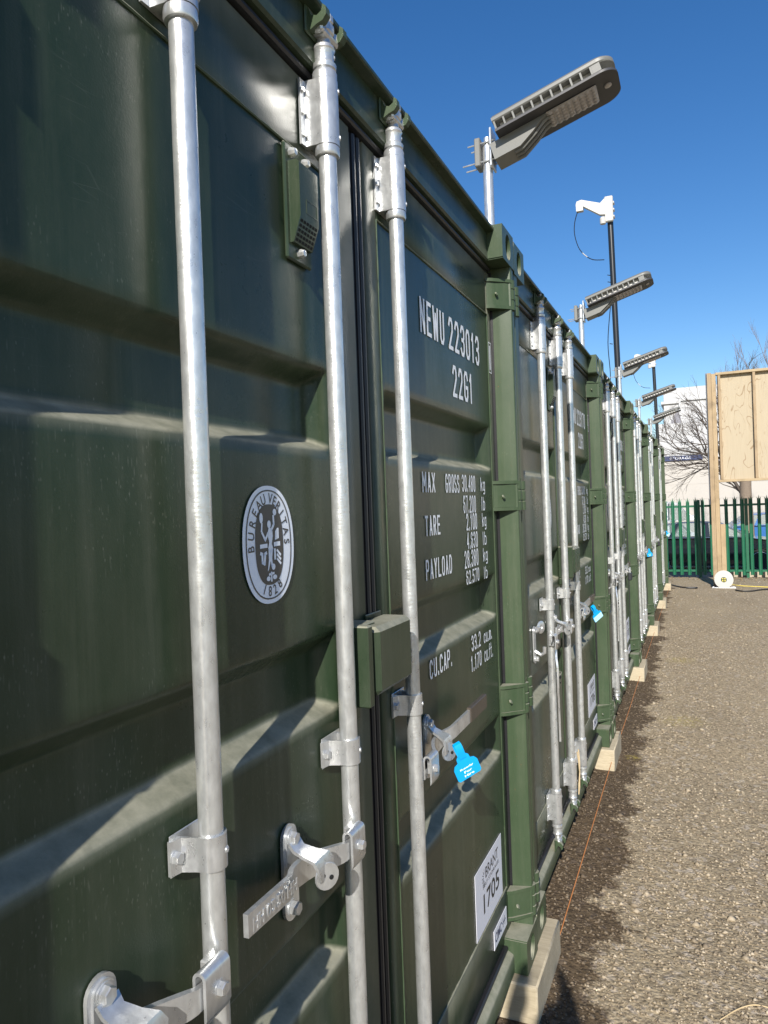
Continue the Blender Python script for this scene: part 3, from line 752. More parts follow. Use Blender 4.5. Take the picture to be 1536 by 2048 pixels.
# ---- printed marks
def emblem_g(x):
    g = G(); yc, zc, ra, rb = -0.342, 1.574, 0.0785, 0.0995; n = 56
    def sup(a, b_, e=2.25): return [(yc+a*math.copysign(abs(math.cos(t))**(2/e), math.cos(t)), zc+b_*math.copysign(abs(math.sin(t))**(2/e), math.sin(t))) for t in [2*PI*i/n for i in range(n)]]
    def disc(pl, lay, mi): g.add([(x+lay*0.0005, p[0], p[1]) for p in pl], [tuple(range(len(pl)))], mi)
    def ring(p, q, lay, mi):
        m = len(p); g.add([(x+lay*0.0005, *a) for a in p]+[(x+lay*0.0005, *a) for a in q], [(i, (i+1) % m, m+(i+1) % m, m+i) for i in range(m)], mi)
    disc(sup(ra, rb), 1, 0)
    ring(sup(ra*0.89, rb*0.93), sup(ra*0.85, rb*0.905), 2, 1)
    disc(sup(ra*0.55, rb*0.685, 2.5), 2, 1)
    # lettering round the rim
    def letter(ch, t, flip=False):
        a, b_ = ra*0.70, rb*0.79; py, pz = yc+a*math.cos(t), zc+b_*math.sin(t)
        ty, tz = -a*math.sin(t), b_*math.cos(t); ang = math.atan2(-tz, -ty) if not flip else math.atan2(tz, ty)
        tg = text_g(ch, 0.0245, 0.85, 0.0003, 'CENTER')
        g.merge(tg, tr(x+0.001, py, pz) @ rot('X', math.degrees(ang)) @ tr(0, 0, -0.0085) @ TXT, 1)
    for i, ch in enumerate('BUREAU'): letter(ch, math.radians(lerp(184, 106, i/5)))
    for i, ch in enumerate('VERITAS'): letter(ch, math.radians(lerp(83, 2, i/6)))
    for i, ch in enumerate('1828'): letter(ch, math.radians(lerp(250, 300, i/3)), True)
    # standing figure with torch and the small devices around it; units normalised to the inner oval
    W, H = ra*0.55, rb*0.685
    def shape(pts, mi=0): disc([(yc+p[0]*W, zc+p[1]*H) for p in pts], 3, mi)
    def stroke(pts, w):
        w *= W; P = [Vector((yc+a*W, zc+b_*H)) for a, b_ in pts]
        for a, b_ in zip(P, P[1:]):
            d = (b_-a).normalized(); nn = Vector((-d.y, d.x))*w/2; e = d*w*0.35
            g.add([(x+0.0015, *(a-e+nn)), (x+0.0015, *(b_+e+nn)), (x+0.0015, *(b_+e-nn)), (x+0.0015, *(a-e-nn))], [(0, 1, 2, 3)], 0)
    def blob(cx_, cz_, r1, r2): shape([(cx_+r1*math.cos(t), cz_+r2*math.sin(t)) for t in [2*PI*i/14 for i in range(14)]])
    blob(-0.02, 0.50, 0.13, 0.10)                                                    # head
    shape([(-0.05, 0.42), (0.04, 0.42), (0.20, 0.36), (0.22, 0.20), (0.13, 0.02), (0.22, -0.12), (0.02, -0.22), (-0.14, -0.10), (-0.05, 0.06), (-0.16, 0.26)])
    stroke([(0.14, 0.36), (0.32, 0.50), (0.30, 0.70)], 0.12); blob(0.40, 0.80, 0.13, 0.085)
    stroke([(-0.12, 0.28), (-0.32, 0.12), (-0.52, 0.30)], 0.11); stroke([(-0.56, 0.34), (-0.52, 0.52)], 0.10); blob(-0.56, 0.66, 0.12, 0.13)
    shape([(-0.12, -0.10), (0.06, -0.14), (0.02, -0.40), (-0.14, -0.62), (-0.22, -0.66), (-0.12, -0.38)]); shape([(0.02, -0.14), (0.20, -0.10), (0.12, -0.34), (0.16, -0.56), (0.06, -0.56), (0.00, -0.32)])
    blob(0.20, -0.56, 0.13, 0.08)
    shape([(-0.70, 0.02), (-0.18, 0.03), (-0.18, -0.07), (-0.70, -0.08)]); shape([(0.28, 0.05), (0.74, 0.06), (0.74, -0.05), (0.28, -0.06)])
    stroke([(-0.66, -0.20), (-0.56, -0.22), (-0.56, -0.42), (-0.42, -0.46), (-0.36, -0.22), (-0.28, -0.20)], 0.13)
    shape([(0.40, 0.32), (0.54, 0.40), (0.66, 0.40), (0.66, 0.14), (0.36, 0.10)]); stroke([(0.34, -0.14), (0.34, -0.36)], 0.13)
    for k in range(3): stroke([(0.50, -0.16-0.11*k), (0.74, -0.28-0.11*k)], 0.10)
    stroke([(0.04, -0.70), (0.04, -0.90)], 0.10); stroke([(-0.12, -0.74), (0.22, -0.72)], 0.09); blob(-0.18, -0.84, 0.14, 0.06); blob(0.28, -0.82, 0.15, 0.06)
    return g
WEIGHTS = [('MAX', 0.446, 0.548, 1.668, 1.724), ('GROSS', 0.640, 0.772, 1.668, 1.724), ('30.480', 0.800, 0.945, 1.672, 1.726), ('kg', 1.010, 1.062, 1.663, 1.722),
           ('67.200', 0.808, 0.945, 1.604, 1.660), ('lb', 1.012, 1.056, 1.609, 1.656),
           ('TARE', 0.456, 0.578, 1.548, 1.604), ('2.100', 0.832, 0.952, 1.548, 1.602), ('kg', 1.014, 1.064, 1.541, 1.600), ('4.630', 0.832, 0.952, 1.488, 1.541), ('lb', 1.012, 1.060, 1.490, 1.536)]
WEIGHTS2 = [('PAYLOAD', 0.450, 0.672, 1.428, 1.484), ('28.380', 0.800, 0.952, 1.428, 1.484), ('kg', 1.012, 1.066, 1.422, 1.480)]
WEIGHTS3 = [('62.570', 0.812, 0.955, 1.376, 1.420), ('lb', 1.012, 1.058, 1.374, 1.416)]
CAPS = [('CU.CAP.', 0.452, 0.640, 1.158, 1.210), ('33.2', 0.842, 0.945, 1.158, 1.208), ('cu.m.', 0.985, 1.085, 1.158, 1.204), ('1.170', 0.830, 0.948, 1.094, 1.144), ('cu.ft.', 0.985, 1.090, 1.094, 1.146)]
# tall condensed stencil alphabet: strokes in a unit box (x, y), closed strokes end on their start
_r = 0.16
_O = [(0, _r), (0.25, 0), (0.75, 0), (1, _r), (1, 1-_r), (0.75, 1), (0.25, 1), (0, 1-_r), (0, _r)]
_l = lambda P, h: [(x, y*h) for x, y in P]
GLY = {'N': [[(0, 0), (0, 1), (1, 0), (1, 1)]], 'E': [[(1, 1), (0, 1), (0, 0), (1, 0)], [(0, .52), (.8, .52)]], 'W': [[(0, 1), (.2, 0), (.5, .8), (.8, 0), (1, 1)]],
       'U': [[(0, 1), (0, _r), (.25, 0), (.75, 0), (1, _r), (1, 1)]], 'O': [_O], '0': [_O], 'M': [[(0, 0), (0, 1), (.5, .35), (1, 1), (1, 0)]], 'A': [[(0, 0), (.5, 1), (1, 0)], [(.2, .28), (.8, .28)]],
       'X': [[(0, 0), (1, 1)], [(0, 1), (1, 0)]], 'R': [[(0, 0), (0, 1), (.75, 1), (1, .86), (1, .62), (.75, .48), (0, .48)], [(.5, .48), (1, 0)]], 'P': [[(0, 0), (0, 1), (.75, 1), (1, .86), (1, .60), (.75, .46), (0, .46)]],
       'S': [[(1, .82), (.75, 1), (.25, 1), (0, .84), (0, .64), (.25, .53), (.75, .48), (1, .36), (1, .16), (.75, 0), (.25, 0), (0, .18)]], 'T': [[(0, 1), (1, 1)], [(.5, 1), (.5, 0)]], 'Y': [[(0, 1), (.5, .45), (1, 1)], [(.5, .45), (.5, 0)]],
       'L': [[(0, 1), (0, 0), (1, 0)]], 'D': [[(0, 0), (0, 1), (.65, 1), (1, .8), (1, .2), (.65, 0), (0, 0)]], 'C': [[(1, .8), (.75, 1), (.25, 1), (0, 1-_r), (0, _r), (.25, 0), (.75, 0), (1, .2)]],
       'G': [[(1, .8), (.75, 1), (.25, 1), (0, 1-_r), (0, _r), (.25, 0), (.75, 0), (1, _r), (1, .46), (.55, .46)]], '1': [[(.15, .8), (.6, 1), (.6, 0)]],
       '2': [[(0, .8), (.25, 1), (.75, 1), (1, .84), (1, .62), (0, 0), (1, 0)]], '3': [[(0, .84), (.25, 1), (.75, 1), (1, .86), (1, .66), (.7, .53), (.35, .53)], [(.7, .53), (1, .4), (1, .16), (.75, 0), (.25, 0), (0, .16)]],
       '4': [[(.75, 0), (.75, 1), (0, .3), (1, .3)]], '5': [[(1, 1), (0, 1), (0, .56), (.7, .6), (1, .44), (1, .16), (.75, 0), (.25, 0), (0, .16)]], '6': [[(1, .85), (.75, 1), (.25, 1), (0, .84), (0, .16), (.25, 0), (.75, 0), (1, .16), (1, .44), (.75, .58), (0, .5)]],
       '7': [[(0, 1), (1, 1), (.35, 0)]], '8': [[(.25, .52), (0, .66), (0, .86), (.25, 1), (.75, 1), (1, .86), (1, .66), (.75, .52), (1, .38), (1, .16), (.75, 0), (.25, 0), (0, .16), (0, .38), (.25, .52)], [(.25, .52), (.75, .52)]],
       '9': [[(0, .15), (.25, 0), (.75, 0), (1, .16), (1, .84), (.75, 1), (.25, 1), (0, .84), (0, .56), (.25, .42), (1, .5)]], '.': [[(.5, 0), (.5, .12)]], 'k': [[(0, 0), (0, 1)], [(1, .66), (0, .3)], [(.4, .42), (1, 0)]],
       'g': [[(1, .66), (.2, .66), (0, .55), (0, .15), (.2, .03), (1, .03)], [(1, .68), (1, -.16), (.8, -.27), (.1, -.27)]], 'l': [[(.5, 0), (.5, 1)]], 'b': [[(0, 1), (0, 0), (.75, 0), (1, .14), (1, .52), (.75, .66), (0, .66)]],
       'c': [_l([(1, .8), (.75, 1), (.25, 1), (0, .8), (0, .2), (.25, 0), (.75, 0), (1, .2)], .68)], 'u': [_l([(0, 1), (0, .2), (.25, 0), (1, 0)], .68), [(1, .68), (1, 0)]], 'm': [_l([(0, 0), (0, 1), (.8, 1), (1, .85), (1, 0)], .68), [(.5, .66), (.5, 0)]],
       'f': [[(1, 1), (.6, 1), (.4, .88), (.4, 0)], [(0, .66), (.9, .66)]], 't': [[(.4, 1), (.4, .12), (.6, 0), (1, 0)], [(0, .68), (.9, .68)]]}
ADV = {'1': 0.75, '.': 0.34, 'l': 0.55, 'M': 1.15, 'W': 1.25, 'm': 1.25}
def _split(st):
    out, cur = [], [st[0]]
    for i in range(1, len(st)):
        cur.append(st[i])
        if i < len(st)-1:
            d0 = Vector(st[i])-Vector(st[i-1]); d1 = Vector(st[i+1])-Vector(st[i]); d0.x *= 0.4; d1.x *= 0.4
            if d0.normalized().dot(d1.normalized()) < 0.05 and st[0] != st[-1]: out.append(cur); cur = [st[i]]
    return out+[cur]
def stencil_g(t, y0, y1, z0, z1, x):
    g = G(); h = z1-z0; hasg = 'g' in t
    if hasg: z0 += h*0.21; h *= 0.79
    gap = 0.36; tot = sum(ADV.get(c, 1.0) for c in t)+gap*(len(t)-1); u = (y1-y0)/tot; w = min(h*0.125, u*0.30); cur = y0; lay = 0
    for c in t:
        a = ADV.get(c, 1.0)*u
        for st in [q for k_ in GLY[c] for q in _split(k_)]:
            if len(st) < 2: continue
            P = [Vector((cur+w/2+px*(a-w), z0+w/2*(1 if c != '.' else 0.6)+py*(h-w))) for px, py in st]; closed = (P[0]-P[-1]).length < 1e-6
            if closed: P = P[:-1]
            n = len(P); L, Rr = [], []
            for i in range(n):
                d0 = (P[i]-P[i-1]).normalized() if (i or closed) else None; d1 = (P[(i+1) % n]-P[i]).normalized() if (i < n-1 or closed) else None
                d0 = d0 or d1; d1 = d1 or d0; n0, n1 = Vector((-d0.y, d0.x)), Vector((-d1.y, d1.x)); m = (n0+n1)
                m = m.normalized() if m.length > 1e-4 else n0; k = 1/max(0.45, m.dot(n1)); p = P[i].copy()
                if not closed and i == 0: p -= d1*w/2
                if not closed and i == n-1: p += d0*w/2
                L.append(p+m*k*w/2); Rr.append(p-m*k*w/2)
            xx = x+0.0001*(lay % 6); lay += 1
            g.add([(xx, *v) for v in L]+[(xx, *v) for v in Rr], [(i, (i+1) % n, n+(i+1) % n, n+i) for i in range(n if closed else n-1)])
        cur += a+gap*u
    return g
def marks_g(lst, x):
    g = G(); fy = lambda y: (y+1.377)*0.977-1.377; fz = lambda z: (z-1.628)*0.977+1.628
    for t, a, b_, c, d in lst: g.merge(stencil_g(t, fy(a), fy(b_), fz(c), fz(d), x))
    return g

STICKER_NO = ['1705', '1706', '1707', '1708', '1709', '1710']
NUMBERS = [('223013', '1'), ('223170', '4'), ('223086', '2'), ('223121', '7'), ('223055', '9'), ('223098', '0')]
CLABEL = ['nearest dark green shipping container, stencilled 223013, white 1705 sticker by its bottom corner',
          'second dark green container from the camera, with one lock handle hanging straight down its bar',
          'third dark green container of the row, with a dark padlock on its right door',
          'fourth green container along the row, beside the third, with a small blue lock tag',
          'fifth green container of the row, second from the far end by the fence',
          'farthest green container at the end of the row nearest the green fence']
XM = XD-0.002+0.0022
def make_container(k):
    rj = random.Random(k+3); c = thing('shipping_container', CLABEL[k], 'container', (rj.uniform(-0.008, 0.008) if k else 0, Y0+k*PITCH_Y, ZB), 'shipping containers in the row')
    if k: c.rotation_euler = (0, 0, math.radians(rj.uniform(-0.12, 0.12)))
    def P(name, key, fn, mats, parent=c, loc=None, ang=35):
        return obj(name, cached(key, lambda: fn().mesh(name, mats, ang)), parent, loc)
    P('body', 'body', body_g, M['green']); P('header', 'header', header_g, M['green']); P('sill', 'sill', sill_g, M['green2'])
    for s in (-1, 1):
        P('corner_post', ('post', s), lambda: post_g(s), M['green2'])
        for t in (0, 1): obj('corner_casting', cached(('cast', s, t), lambda: casting_mesh(s, t)), c)
    P('door_seal', 'gasket2', gasket_edge_g, M['rubber'])
    ld = P('door', 'ldoor', lambda: door_g(LD, LP), M['green'], ang=50); rd = P('door', 'rdoor', lambda: door_g(RD, RP), M['green'], ang=50)
    P('weld_seam', 'lweld', lambda: weld_g(LP), M['green2'], ld); P('weld_seam', 'rweld', lambda: weld_g(RP), M['green2'], rd)
    P('rubber_seal', 'gasket', gasket_g, M['rubber'], ld)
    for z in (2.322, 1.605, 0.878, 0.150):
        P('hinge', ('h', -1, z), lambda: hinge_g(-1, z), M['green2'], ld); P('hinge', ('h', 1, z), lambda: hinge_g(1, z), M['green2'], rd)
    P('vent', 'vent', vent_g, [M['green'], M['dark'], M['galv']], ld)
    P('emblem', 'emblem', lambda: emblem_g(XM), [M['logo_white'], M['logo_dark']], ld)
    P('lock_box', 'lb0', lambda: lockbox_g(True), M['green'], ld); P('lock_box', 'lb1', lambda: lockbox_g(False), M['green'], rd)
    no, chk = NUMBERS[k]
    for e in [('NEWU', 0.474, 0.676, 2.108, 2.206), (no, 0.718, 1.048, 2.108, 2.208), ('22G1', 0.742, 0.950, 1.965, 2.064)]+WEIGHTS+WEIGHTS2+WEIGHTS3+CAPS:
        P('marking', ('m',)+e, lambda: marks_g([e], XM), M['white'], rd)
    def box1():
        g = G(); y0, y1, z0, z1, t = 1.1125, 1.1465, 2.095, 2.205, 0.004; xx = XD+0.0012
        for q in ((y0, y1, z1-t, z1), (y0, y1, z0, z0+t), (y0, y0+t, z0+t, z1-t), (y1-t, y1, z0+t, z1-t)): g.add([(xx, q[0], q[2]), (xx, q[1], q[2]), (xx, q[1], q[3]), (xx, q[0], q[3])], [(0, 1, 2, 3)])
        g.merge(text_fit(chk, y0+0.010, y1-0.011, z0+0.012, z1-0.012, xx, 0.03)); return g
    P('marking', ('chk', k), box1, M['white'], rd)
    def stick():
        g = G(); xx = XM; g.box(xx-0.001, xx+0.0004, 0.738, 1.052, 0.280, 0.487, 0.0)
        b_ = lambda t, a, e, c_, d, bo: g.merge(text_fit(t, a, e, c_, d, xx+0.0009, bo), mi=1)
        b_('BRANT', 0.850, 1.005, 0.428, 0.462, 0.006); b_('SELF STORAGE', 0.818, 1.010, 0.406, 0.418, 0.004); b_(STICKER_NO[k], 0.820, 1.010, 0.325, 0.388, 0.014)
        for i in range(7):   # little sunburst beside the name
            t = math.radians(95+i*26); c_, s_ = math.cos(t), math.sin(t); p = Vector((0.838+0.010*c_, 0.437+0.010*s_)); q = Vector((0.838+0.027*c_, 0.437+0.027*s_)); w = Vector((-s_, c_))*0.0012
            g.add([(xx+0.0009, *(p+w)), (xx+0.0009, *(q+w)), (xx+0.0009, *(q-w)), (xx+0.0009, *(p-w))], [(0, 1, 2, 3)], 1)
        return g
    P('sticker', ('stick', k), stick, [M['sticker'], M['ink']], rd)
    def cimc():
        g = G(); xx = XD+0.001; g.box(xx-0.0016, xx+0.0004, 0.924, 1.090, 0.150, 0.213, 0)
        g.merge(text_fit('CIMC', 0.936, 1.020, 0.166, 0.198, xx+0.0009, 0.02), mi=1)
        for y in (1.030, 1.052):
            for (a, e, c_, d) in ((y+0.006, y+0.010, 0.166, 0.198), (y-0.002, y+0.0055, 0.180, 0.185), (y+0.0105, y+0.018, 0.180, 0.185)): g.add([(xx+0.0009, a, c_), (xx+0.0009, e, c_), (xx+0.0009, e, d), (xx+0.0009, a, d)], [(0, 1, 2, 3)], 1)
        return g
    P('sticker', 'cimc', cimc, [M['sticker'], M['navy']], rd)
    # locking bars
    for i, y in enumerate(RODS):
        b = P('locking_bar', 'rod', rod_g, M['galv'], c, (0, y, 0), 60)
        P('bar_bearing', 'bt', lambda: bearing_g(2.320, 2.444), M['galv2'], b); P('bar_bearing', 'bb', lambda: bearing_g(0.195, 0.312), M['galv2'], b)
        P('cam', 'ct', lambda: cam_g(True), M['galv2'], b); P('cam', 'cb', lambda: cam_g(False), M['galv2'], b)
        P('cam_keeper', 'kt', lambda: keeper_g(True), M['green2'], b); P('cam_keeper', 'kb', lambda: keeper_g(False), M['green2'], b)
        P('bar_clamp', 'clamp', clamp_g, M['galv2'], b)
        s = 1 if i == 2 else -1
        P('handle_clevis', ('clev', s), lambda: clevis_g(s), M['galv2'], b)
        if i == 2:
            P('lock_handle', 'h3', lambda: handle_g(1, 0.54, True), [M['galv2'], M['sleeve']], b); P('handle_catch', 'c3', lambda: catch_g(1), [M['galv2'], M['dark']], b)
        elif i == 0 and k in (1, 2):
            P('lock_handle', 'hh', handle_hang_g, [M['galv2'], M['dark']], b); P('handle_catch', 'co', lambda: catch_open_g(-1), M['galv2'], b)
        else:
            P('lock_handle', 'h2', lambda: handle_g(-1, 0.375), M['galv2'], b); P('handle_catch', 'c2', lambda: catch_g(-1), [M['galv2'], M['dark']], b)
    return c
for k in range(6): make_container(k)

# ------------------------------------------------------------------ timber bearers under the container corners
BEAR = ['nearest pale timber bearer under the corner of the first container', 'timber bearer between second and third containers, under their corners', 'timber bearer between third and fourth containers',
        'timber bearer between fourth and fifth containers', 'timber bearer between fifth and last containers', 'farthest timber bearer, under the end of the row by the fence']
for k in range(6):
    yb = Y0+1.219+k*PITCH_Y
    rng = random.Random(k+20); g = G()
    g.box(-0.62, 0.040, yb-0.205, yb+(0.225 if k < 5 else 0.08), -0.02, ZB-0.0015, 0.006)
    me = g.mesh('timber_bearer', M['bearer'], 40)
    thing('timber_bearer', BEAR[k], 'timber', (rng.uniform(-0.012, 0.012) if k else 0, 0, 0), 'timber bearers under the containers', me)

# ------------------------------------------------------------------ lock tags and padlocks
def tag_g(pale=False):
    """luggage-label style lock cover: strap loop over the hood and a broad tab; hangs in a plane facing +X"""
    g = G(); fn = lambda a, b_, d: (d, a, b_)
    tab = [(-0.052, -0.150), (0.052, -0.150), (0.060, -0.142), (0.060, -0.092), (0.050, -0.076), (0.032, -0.070), (0.030, -0.052), (0.022, -0.044), (-0.022, -0.044), (-0.030, -0.052), (-0.032, -0.070), (-0.050, -0.076), (-0.060, -0.092), (-0.060, -0.142)]
    g.prism(tab, fn, -0.0025, 0.0025)
    if pale: g.prism([(-0.058, -0.149), (0.058, -0.149), (0.058, -0.098), (-0.058, -0.098)], fn, 0.0026, 0.0036, 2)
    path = [(0.004, -0.056), (0.007, -0.03), (0.010, -0.005), (0.004, 0.012), (-0.010, 0.016), (-0.022, 0.006), (-0.022, -0.02), (-0.008, -0.05)]
    vs = []
    for x, z in path: vs += [(x, -0.017, z), (x, 0.017, z)]
    n = len(path); g.add(vs+[(v[0]+0.0028, v[1], v[2]-0.001) for v in vs], [(2*i, 2*i+1, 2*i+3, 2*i+2) for i in range(n-1)]+[(2*n+2*i, 2*n+2*i+2, 2*n+2*i+3, 2*n+2*i+1) for i in range(n-1)]+[(2*i, 2*i+2, 2*n+2*i+2, 2*n+2*i) for i in range(n-1)]+[(2*i+1, 2*n+2*i+1, 2*n+2*i+3, 2*i+3) for i in range(n-1)])
    if not pale:
        for i, t in enumerate(('Ready', 'For', 'Hire')):
            w = (0.034, 0.020, 0.024)[i]; z = -0.098-i*0.0165
            g.merge(text_fit(t, -w, w, z-0.010, z, 0.0031, 0.02), mi=1)
    return g
def place_tag(k, dy, rx, rz, label, pale=False):
    me = tag_g(pale).mesh('lock_tag', [M['tag'], M['white'], M['tagpale']], 40)
    o = thing('lock_tag', label, 'tag', (XR+0.056, Y0+k*PITCH_Y+RODS[2]+dy, ZB+1.024), 'lock tags hanging on door handles', me)
    o.rotation_euler = (math.radians(rx), 0, math.radians(rz)); o.scale = (0.57,)*3; return o
place_tag(0, 0.148, 22, -48, 'bright blue lock tag reading Ready For Hire on the nearest container')
place_tag(1, 0.185, 30, -40, 'blue lock tag with a pale lower half, on the second container', True)
place_tag(3, 0.185, 8, -60, 'small blue lock tag on the fourth container, seen almost edge on')
place_tag(5, 0.185, 30, -60, 'light blue lock tag sticking out on the farthest container', True)
def padlock(k, label):
    g = G(); y = Y0+k*PITCH_Y+RODS[2]+0.20; z = ZB+1.0
    g.box(XR+0.030, XR+0.062, y-0.035, y+0.035, z-0.085, z-0.02, 0.006)
    g.tube([(XR+0.046, y-0.022, z-0.02), (XR+0.046, y-0.022, z+0.012), (XR+0.046, y-0.012, z+0.026), (XR+0.046, y+0.012, z+0.026), (XR+0.046, y+0.022, z+0.012), (XR+0.046, y+0.022, z-0.02)], 0.005, 8, 1)
    thing('padlock', label, 'padlock', (0, 0, 0), 'padlocks on door handles', g.mesh('padlock', [M['ink'], M['galv2']]))
padlock(2, 'dark padlock hanging on the third container door'); padlock(4, 'dark padlock hanging on the fifth container door')

# tie wire knotted round a lower bearing of the second container
g = G(); y1 = Y0+PITCH_Y+RODS[1]
for s in (-1, 1): g.tube([(XR+0.028, y1+s*0.020, ZB+0.37), (XR+0.033, y1+s*0.012, ZB+0.31), (XR+0.034, y1, ZB+0.26), (XR+0.030, y1-s*0.010, ZB+0.20), (XR+0.026, y1-s*0.004, ZB+0.15)], 0.003, 6)
thing('tie_cord', 'pale cord tied around the foot of the middle bar of the second container', 'cord', (0, 0, 0), None, g.mesh('tie_cord', M['straw']))

# ------------------------------------------------------------------ lamps on the container corners
def lamp(k, label):
    x0 = -0.062 if k == 0 else -0.088; y = Y0+1.138+k*PITCH_Y-(0 if k == 0 else 0.09); z0 = ZB+2.591 if k == 0 else ZB+2.584
    c = thing('street_lamp', label, 'lamp', (x0, y, z0), 'lamps along the container tops')
    def pole():
        g = G(); pr = [(0.0, 0.0), (0.040 if k else 0.022, 0.0), (0.040 if k else 0.022, 0.006)]
        for i in range(46): z = 0.008+i*0.0068; pr += [(0.0165, z), (0.0182, z+0.0034)]
        pr.append((0.0, 0.33)); g.lathe(pr, 14)
        g.tube([(0, 0, 0.005), (0.0, 0.0, 0.34)], 0.012, 8)
        return g
    obj('pole', cached(('lpole', k > 0), lambda: pole().mesh('pole', M['galv2'], 60)), c)
    def clampg():
        g = G(); g.box(-0.040, -0.019, -0.030, 0.030, 0.235, 0.335, 0.003)
        g.box(0.016, 0.024, -0.034, 0.034, 0.225, 0.36, 0.002, 1)
        for dy in (-0.022, 0.022):
            for z in (0.252, 0.318): g.tube([(-0.085+0.02*(z > 0.3), dy, z-0.006), (0.034, dy, z)], 0.0026, 6, 1)
        return g
    obj('clamp', cached('lclamp', lambda: clampg().mesh('clamp', [M['lampgrey'], M['galv2']])), c)
    A = tr(0.030, 0, 0.262) @ rot('Y', -16.5)      # lamp frame: +X along the head, tipped upwards
    w = 0.098; L0, L1 = 0.036, 0.452; ZU, ZTOP = 0.034, 0.084
    def headg():
        g = G(); n = 8
        def outline(w_, a, b_):
            o = [(a, -w_), (b_-0.055, -w_)]+[(b_-0.055+0.055*math.sin(t), -w_+0.055-0.055*math.cos(t)) for t in [PI/2*i/n for i in range(1, n+1)]]
            o += [(b_, w_-0.055)]+[(b_-0.055+0.055*math.cos(t), w_-0.055+0.055*math.sin(t)) for t in [PI/2*i/n for i in range(1, n+1)]]+[(a, w_)]
            return o
        f = lambda a, b_, d: A @ Vector((a, b_, d))
        # crowned top shell
        lay = [(w-0.004, ZTOP-0.014, 0.0), (w, ZTOP-0.010, 0.0), (w, ZTOP, 0.0), (w-0.010, ZTOP+0.010, 0.006), (w-0.035, ZTOP+0.016, 0.014)]
        rings = [[A @ Vector((p[0], p[1], z)) for p in outline(ww, L0+ins, L1-ins)] for ww, z, ins in lay]; m = len(rings[0])
        g.add([v for r in rings for v in r], [(i*m+j, i*m+(j+1) % m, (i+1)*m+(j+1) % m, (i+1)*m+j) for i in range(len(rings)-1) for j in range(m)]+[tuple(range((len(rings)-1)*m, len(rings)*m)), tuple(reversed(range(m)))])
        # core, lower plate and the fins between the side openings
        g.prism(outline(w-0.030, L0+0.02, L1-0.03), f, ZU+0.008, ZTOP-0.0145, 2)  # core and inner lip coloured pale to stand for sunlight inside the slots
        g.prism(outline(w, L0, L1), f, ZU, ZU+0.008, 1); g.prism(outline(w-0.002, L0+0.001, L1-0.002), f, ZU+0.0082, ZU+0.0090, 2)
        for s in (-1, 1):
            for i in range(11):
                xx = lerp(L0+0.003, L1-0.078, i/10); a, b_ = sorted((s*(w-0.0295), s*(w-0.001)))
                g.box(xx, xx+0.006, a, b_, ZU+0.0092, ZTOP-0.0142, 0, 0, A)
            a, b_ = sorted((s*(w-0.0295), s*(w-0.0005))); g.box(L1-0.072, L1-0.045, a, b_, ZU+0.0092, ZTOP-0.0142, 0, 0, A)
        return g
    obj('lamp_head', cached('lhead', lambda: headg().mesh('lamp_head', [M['lampgrey'], M['lampdark'], M['plastic_white']], 40)), c)
    def armg():
        g = G()
        pl = [(0.0, -0.026), (0.095, -0.026), (0.150, 0.000), (0.185, 0.022), (0.220, 0.0335), (0.0, 0.0335)]
        g.prism(pl, lambda a, b_, d: A @ Vector((a, d, b_)), -0.046, 0.046)
        for dy in (-0.026, 0.0, 0.026):
            q = [(0.07, -0.0275), (0.097, -0.0275), (0.152, -0.002), (0.187, 0.020), (0.226, 0.0328)]
            for a, b_ in zip(q, q[1:]): g.tube([A @ Vector((a[0], dy, a[1])), A @ Vector((b_[0], dy, b_[1]))], 0.0055, 6)
        return g
    obj('lamp_arm', cached('larm', lambda: armg().mesh('lamp_arm', M['lampgrey'], 30)), c)
    def ledg():
        g = G(); g.box(0.205, 0.378, -0.052, 0.052, ZU-0.006, ZU-0.0005, 0.004, 0, A)
        for i in range(8):
            for j in range(5):
                g.lathe([(0.0085, 0), (0.0075, -0.003), (0.004, -0.005), (0, -0.0055)], 8, A @ tr(lerp(0.218, 0.366, i/7), lerp(-0.041, 0.041, j/4), ZU-0.006), 0)
        g.lathe([(0.012, 0), (0.012, -0.004), (0.0, -0.007)], 12, A @ tr(0.414, -0.01, ZU-0.0003), 0)
        g.box(0.172, 0.182, -0.022, 0.022, ZU-0.003, ZU-0.0004, 0.001, 0, A)
        return g
    obj('led_panel', cached('lled', lambda: ledg().mesh('led_panel', M['lens'], 50)), c)
LL = ['nearest grey street lamp on a ribbed steel post, its lens panel seen from below', 'second grey street lamp from the camera, beside the tall black pole', 'third street lamp along the container tops', 'fourth street lamp along the container tops, small', 'farthest street lamp over the end of the row']
for k in range(5): lamp(k, LL[k])

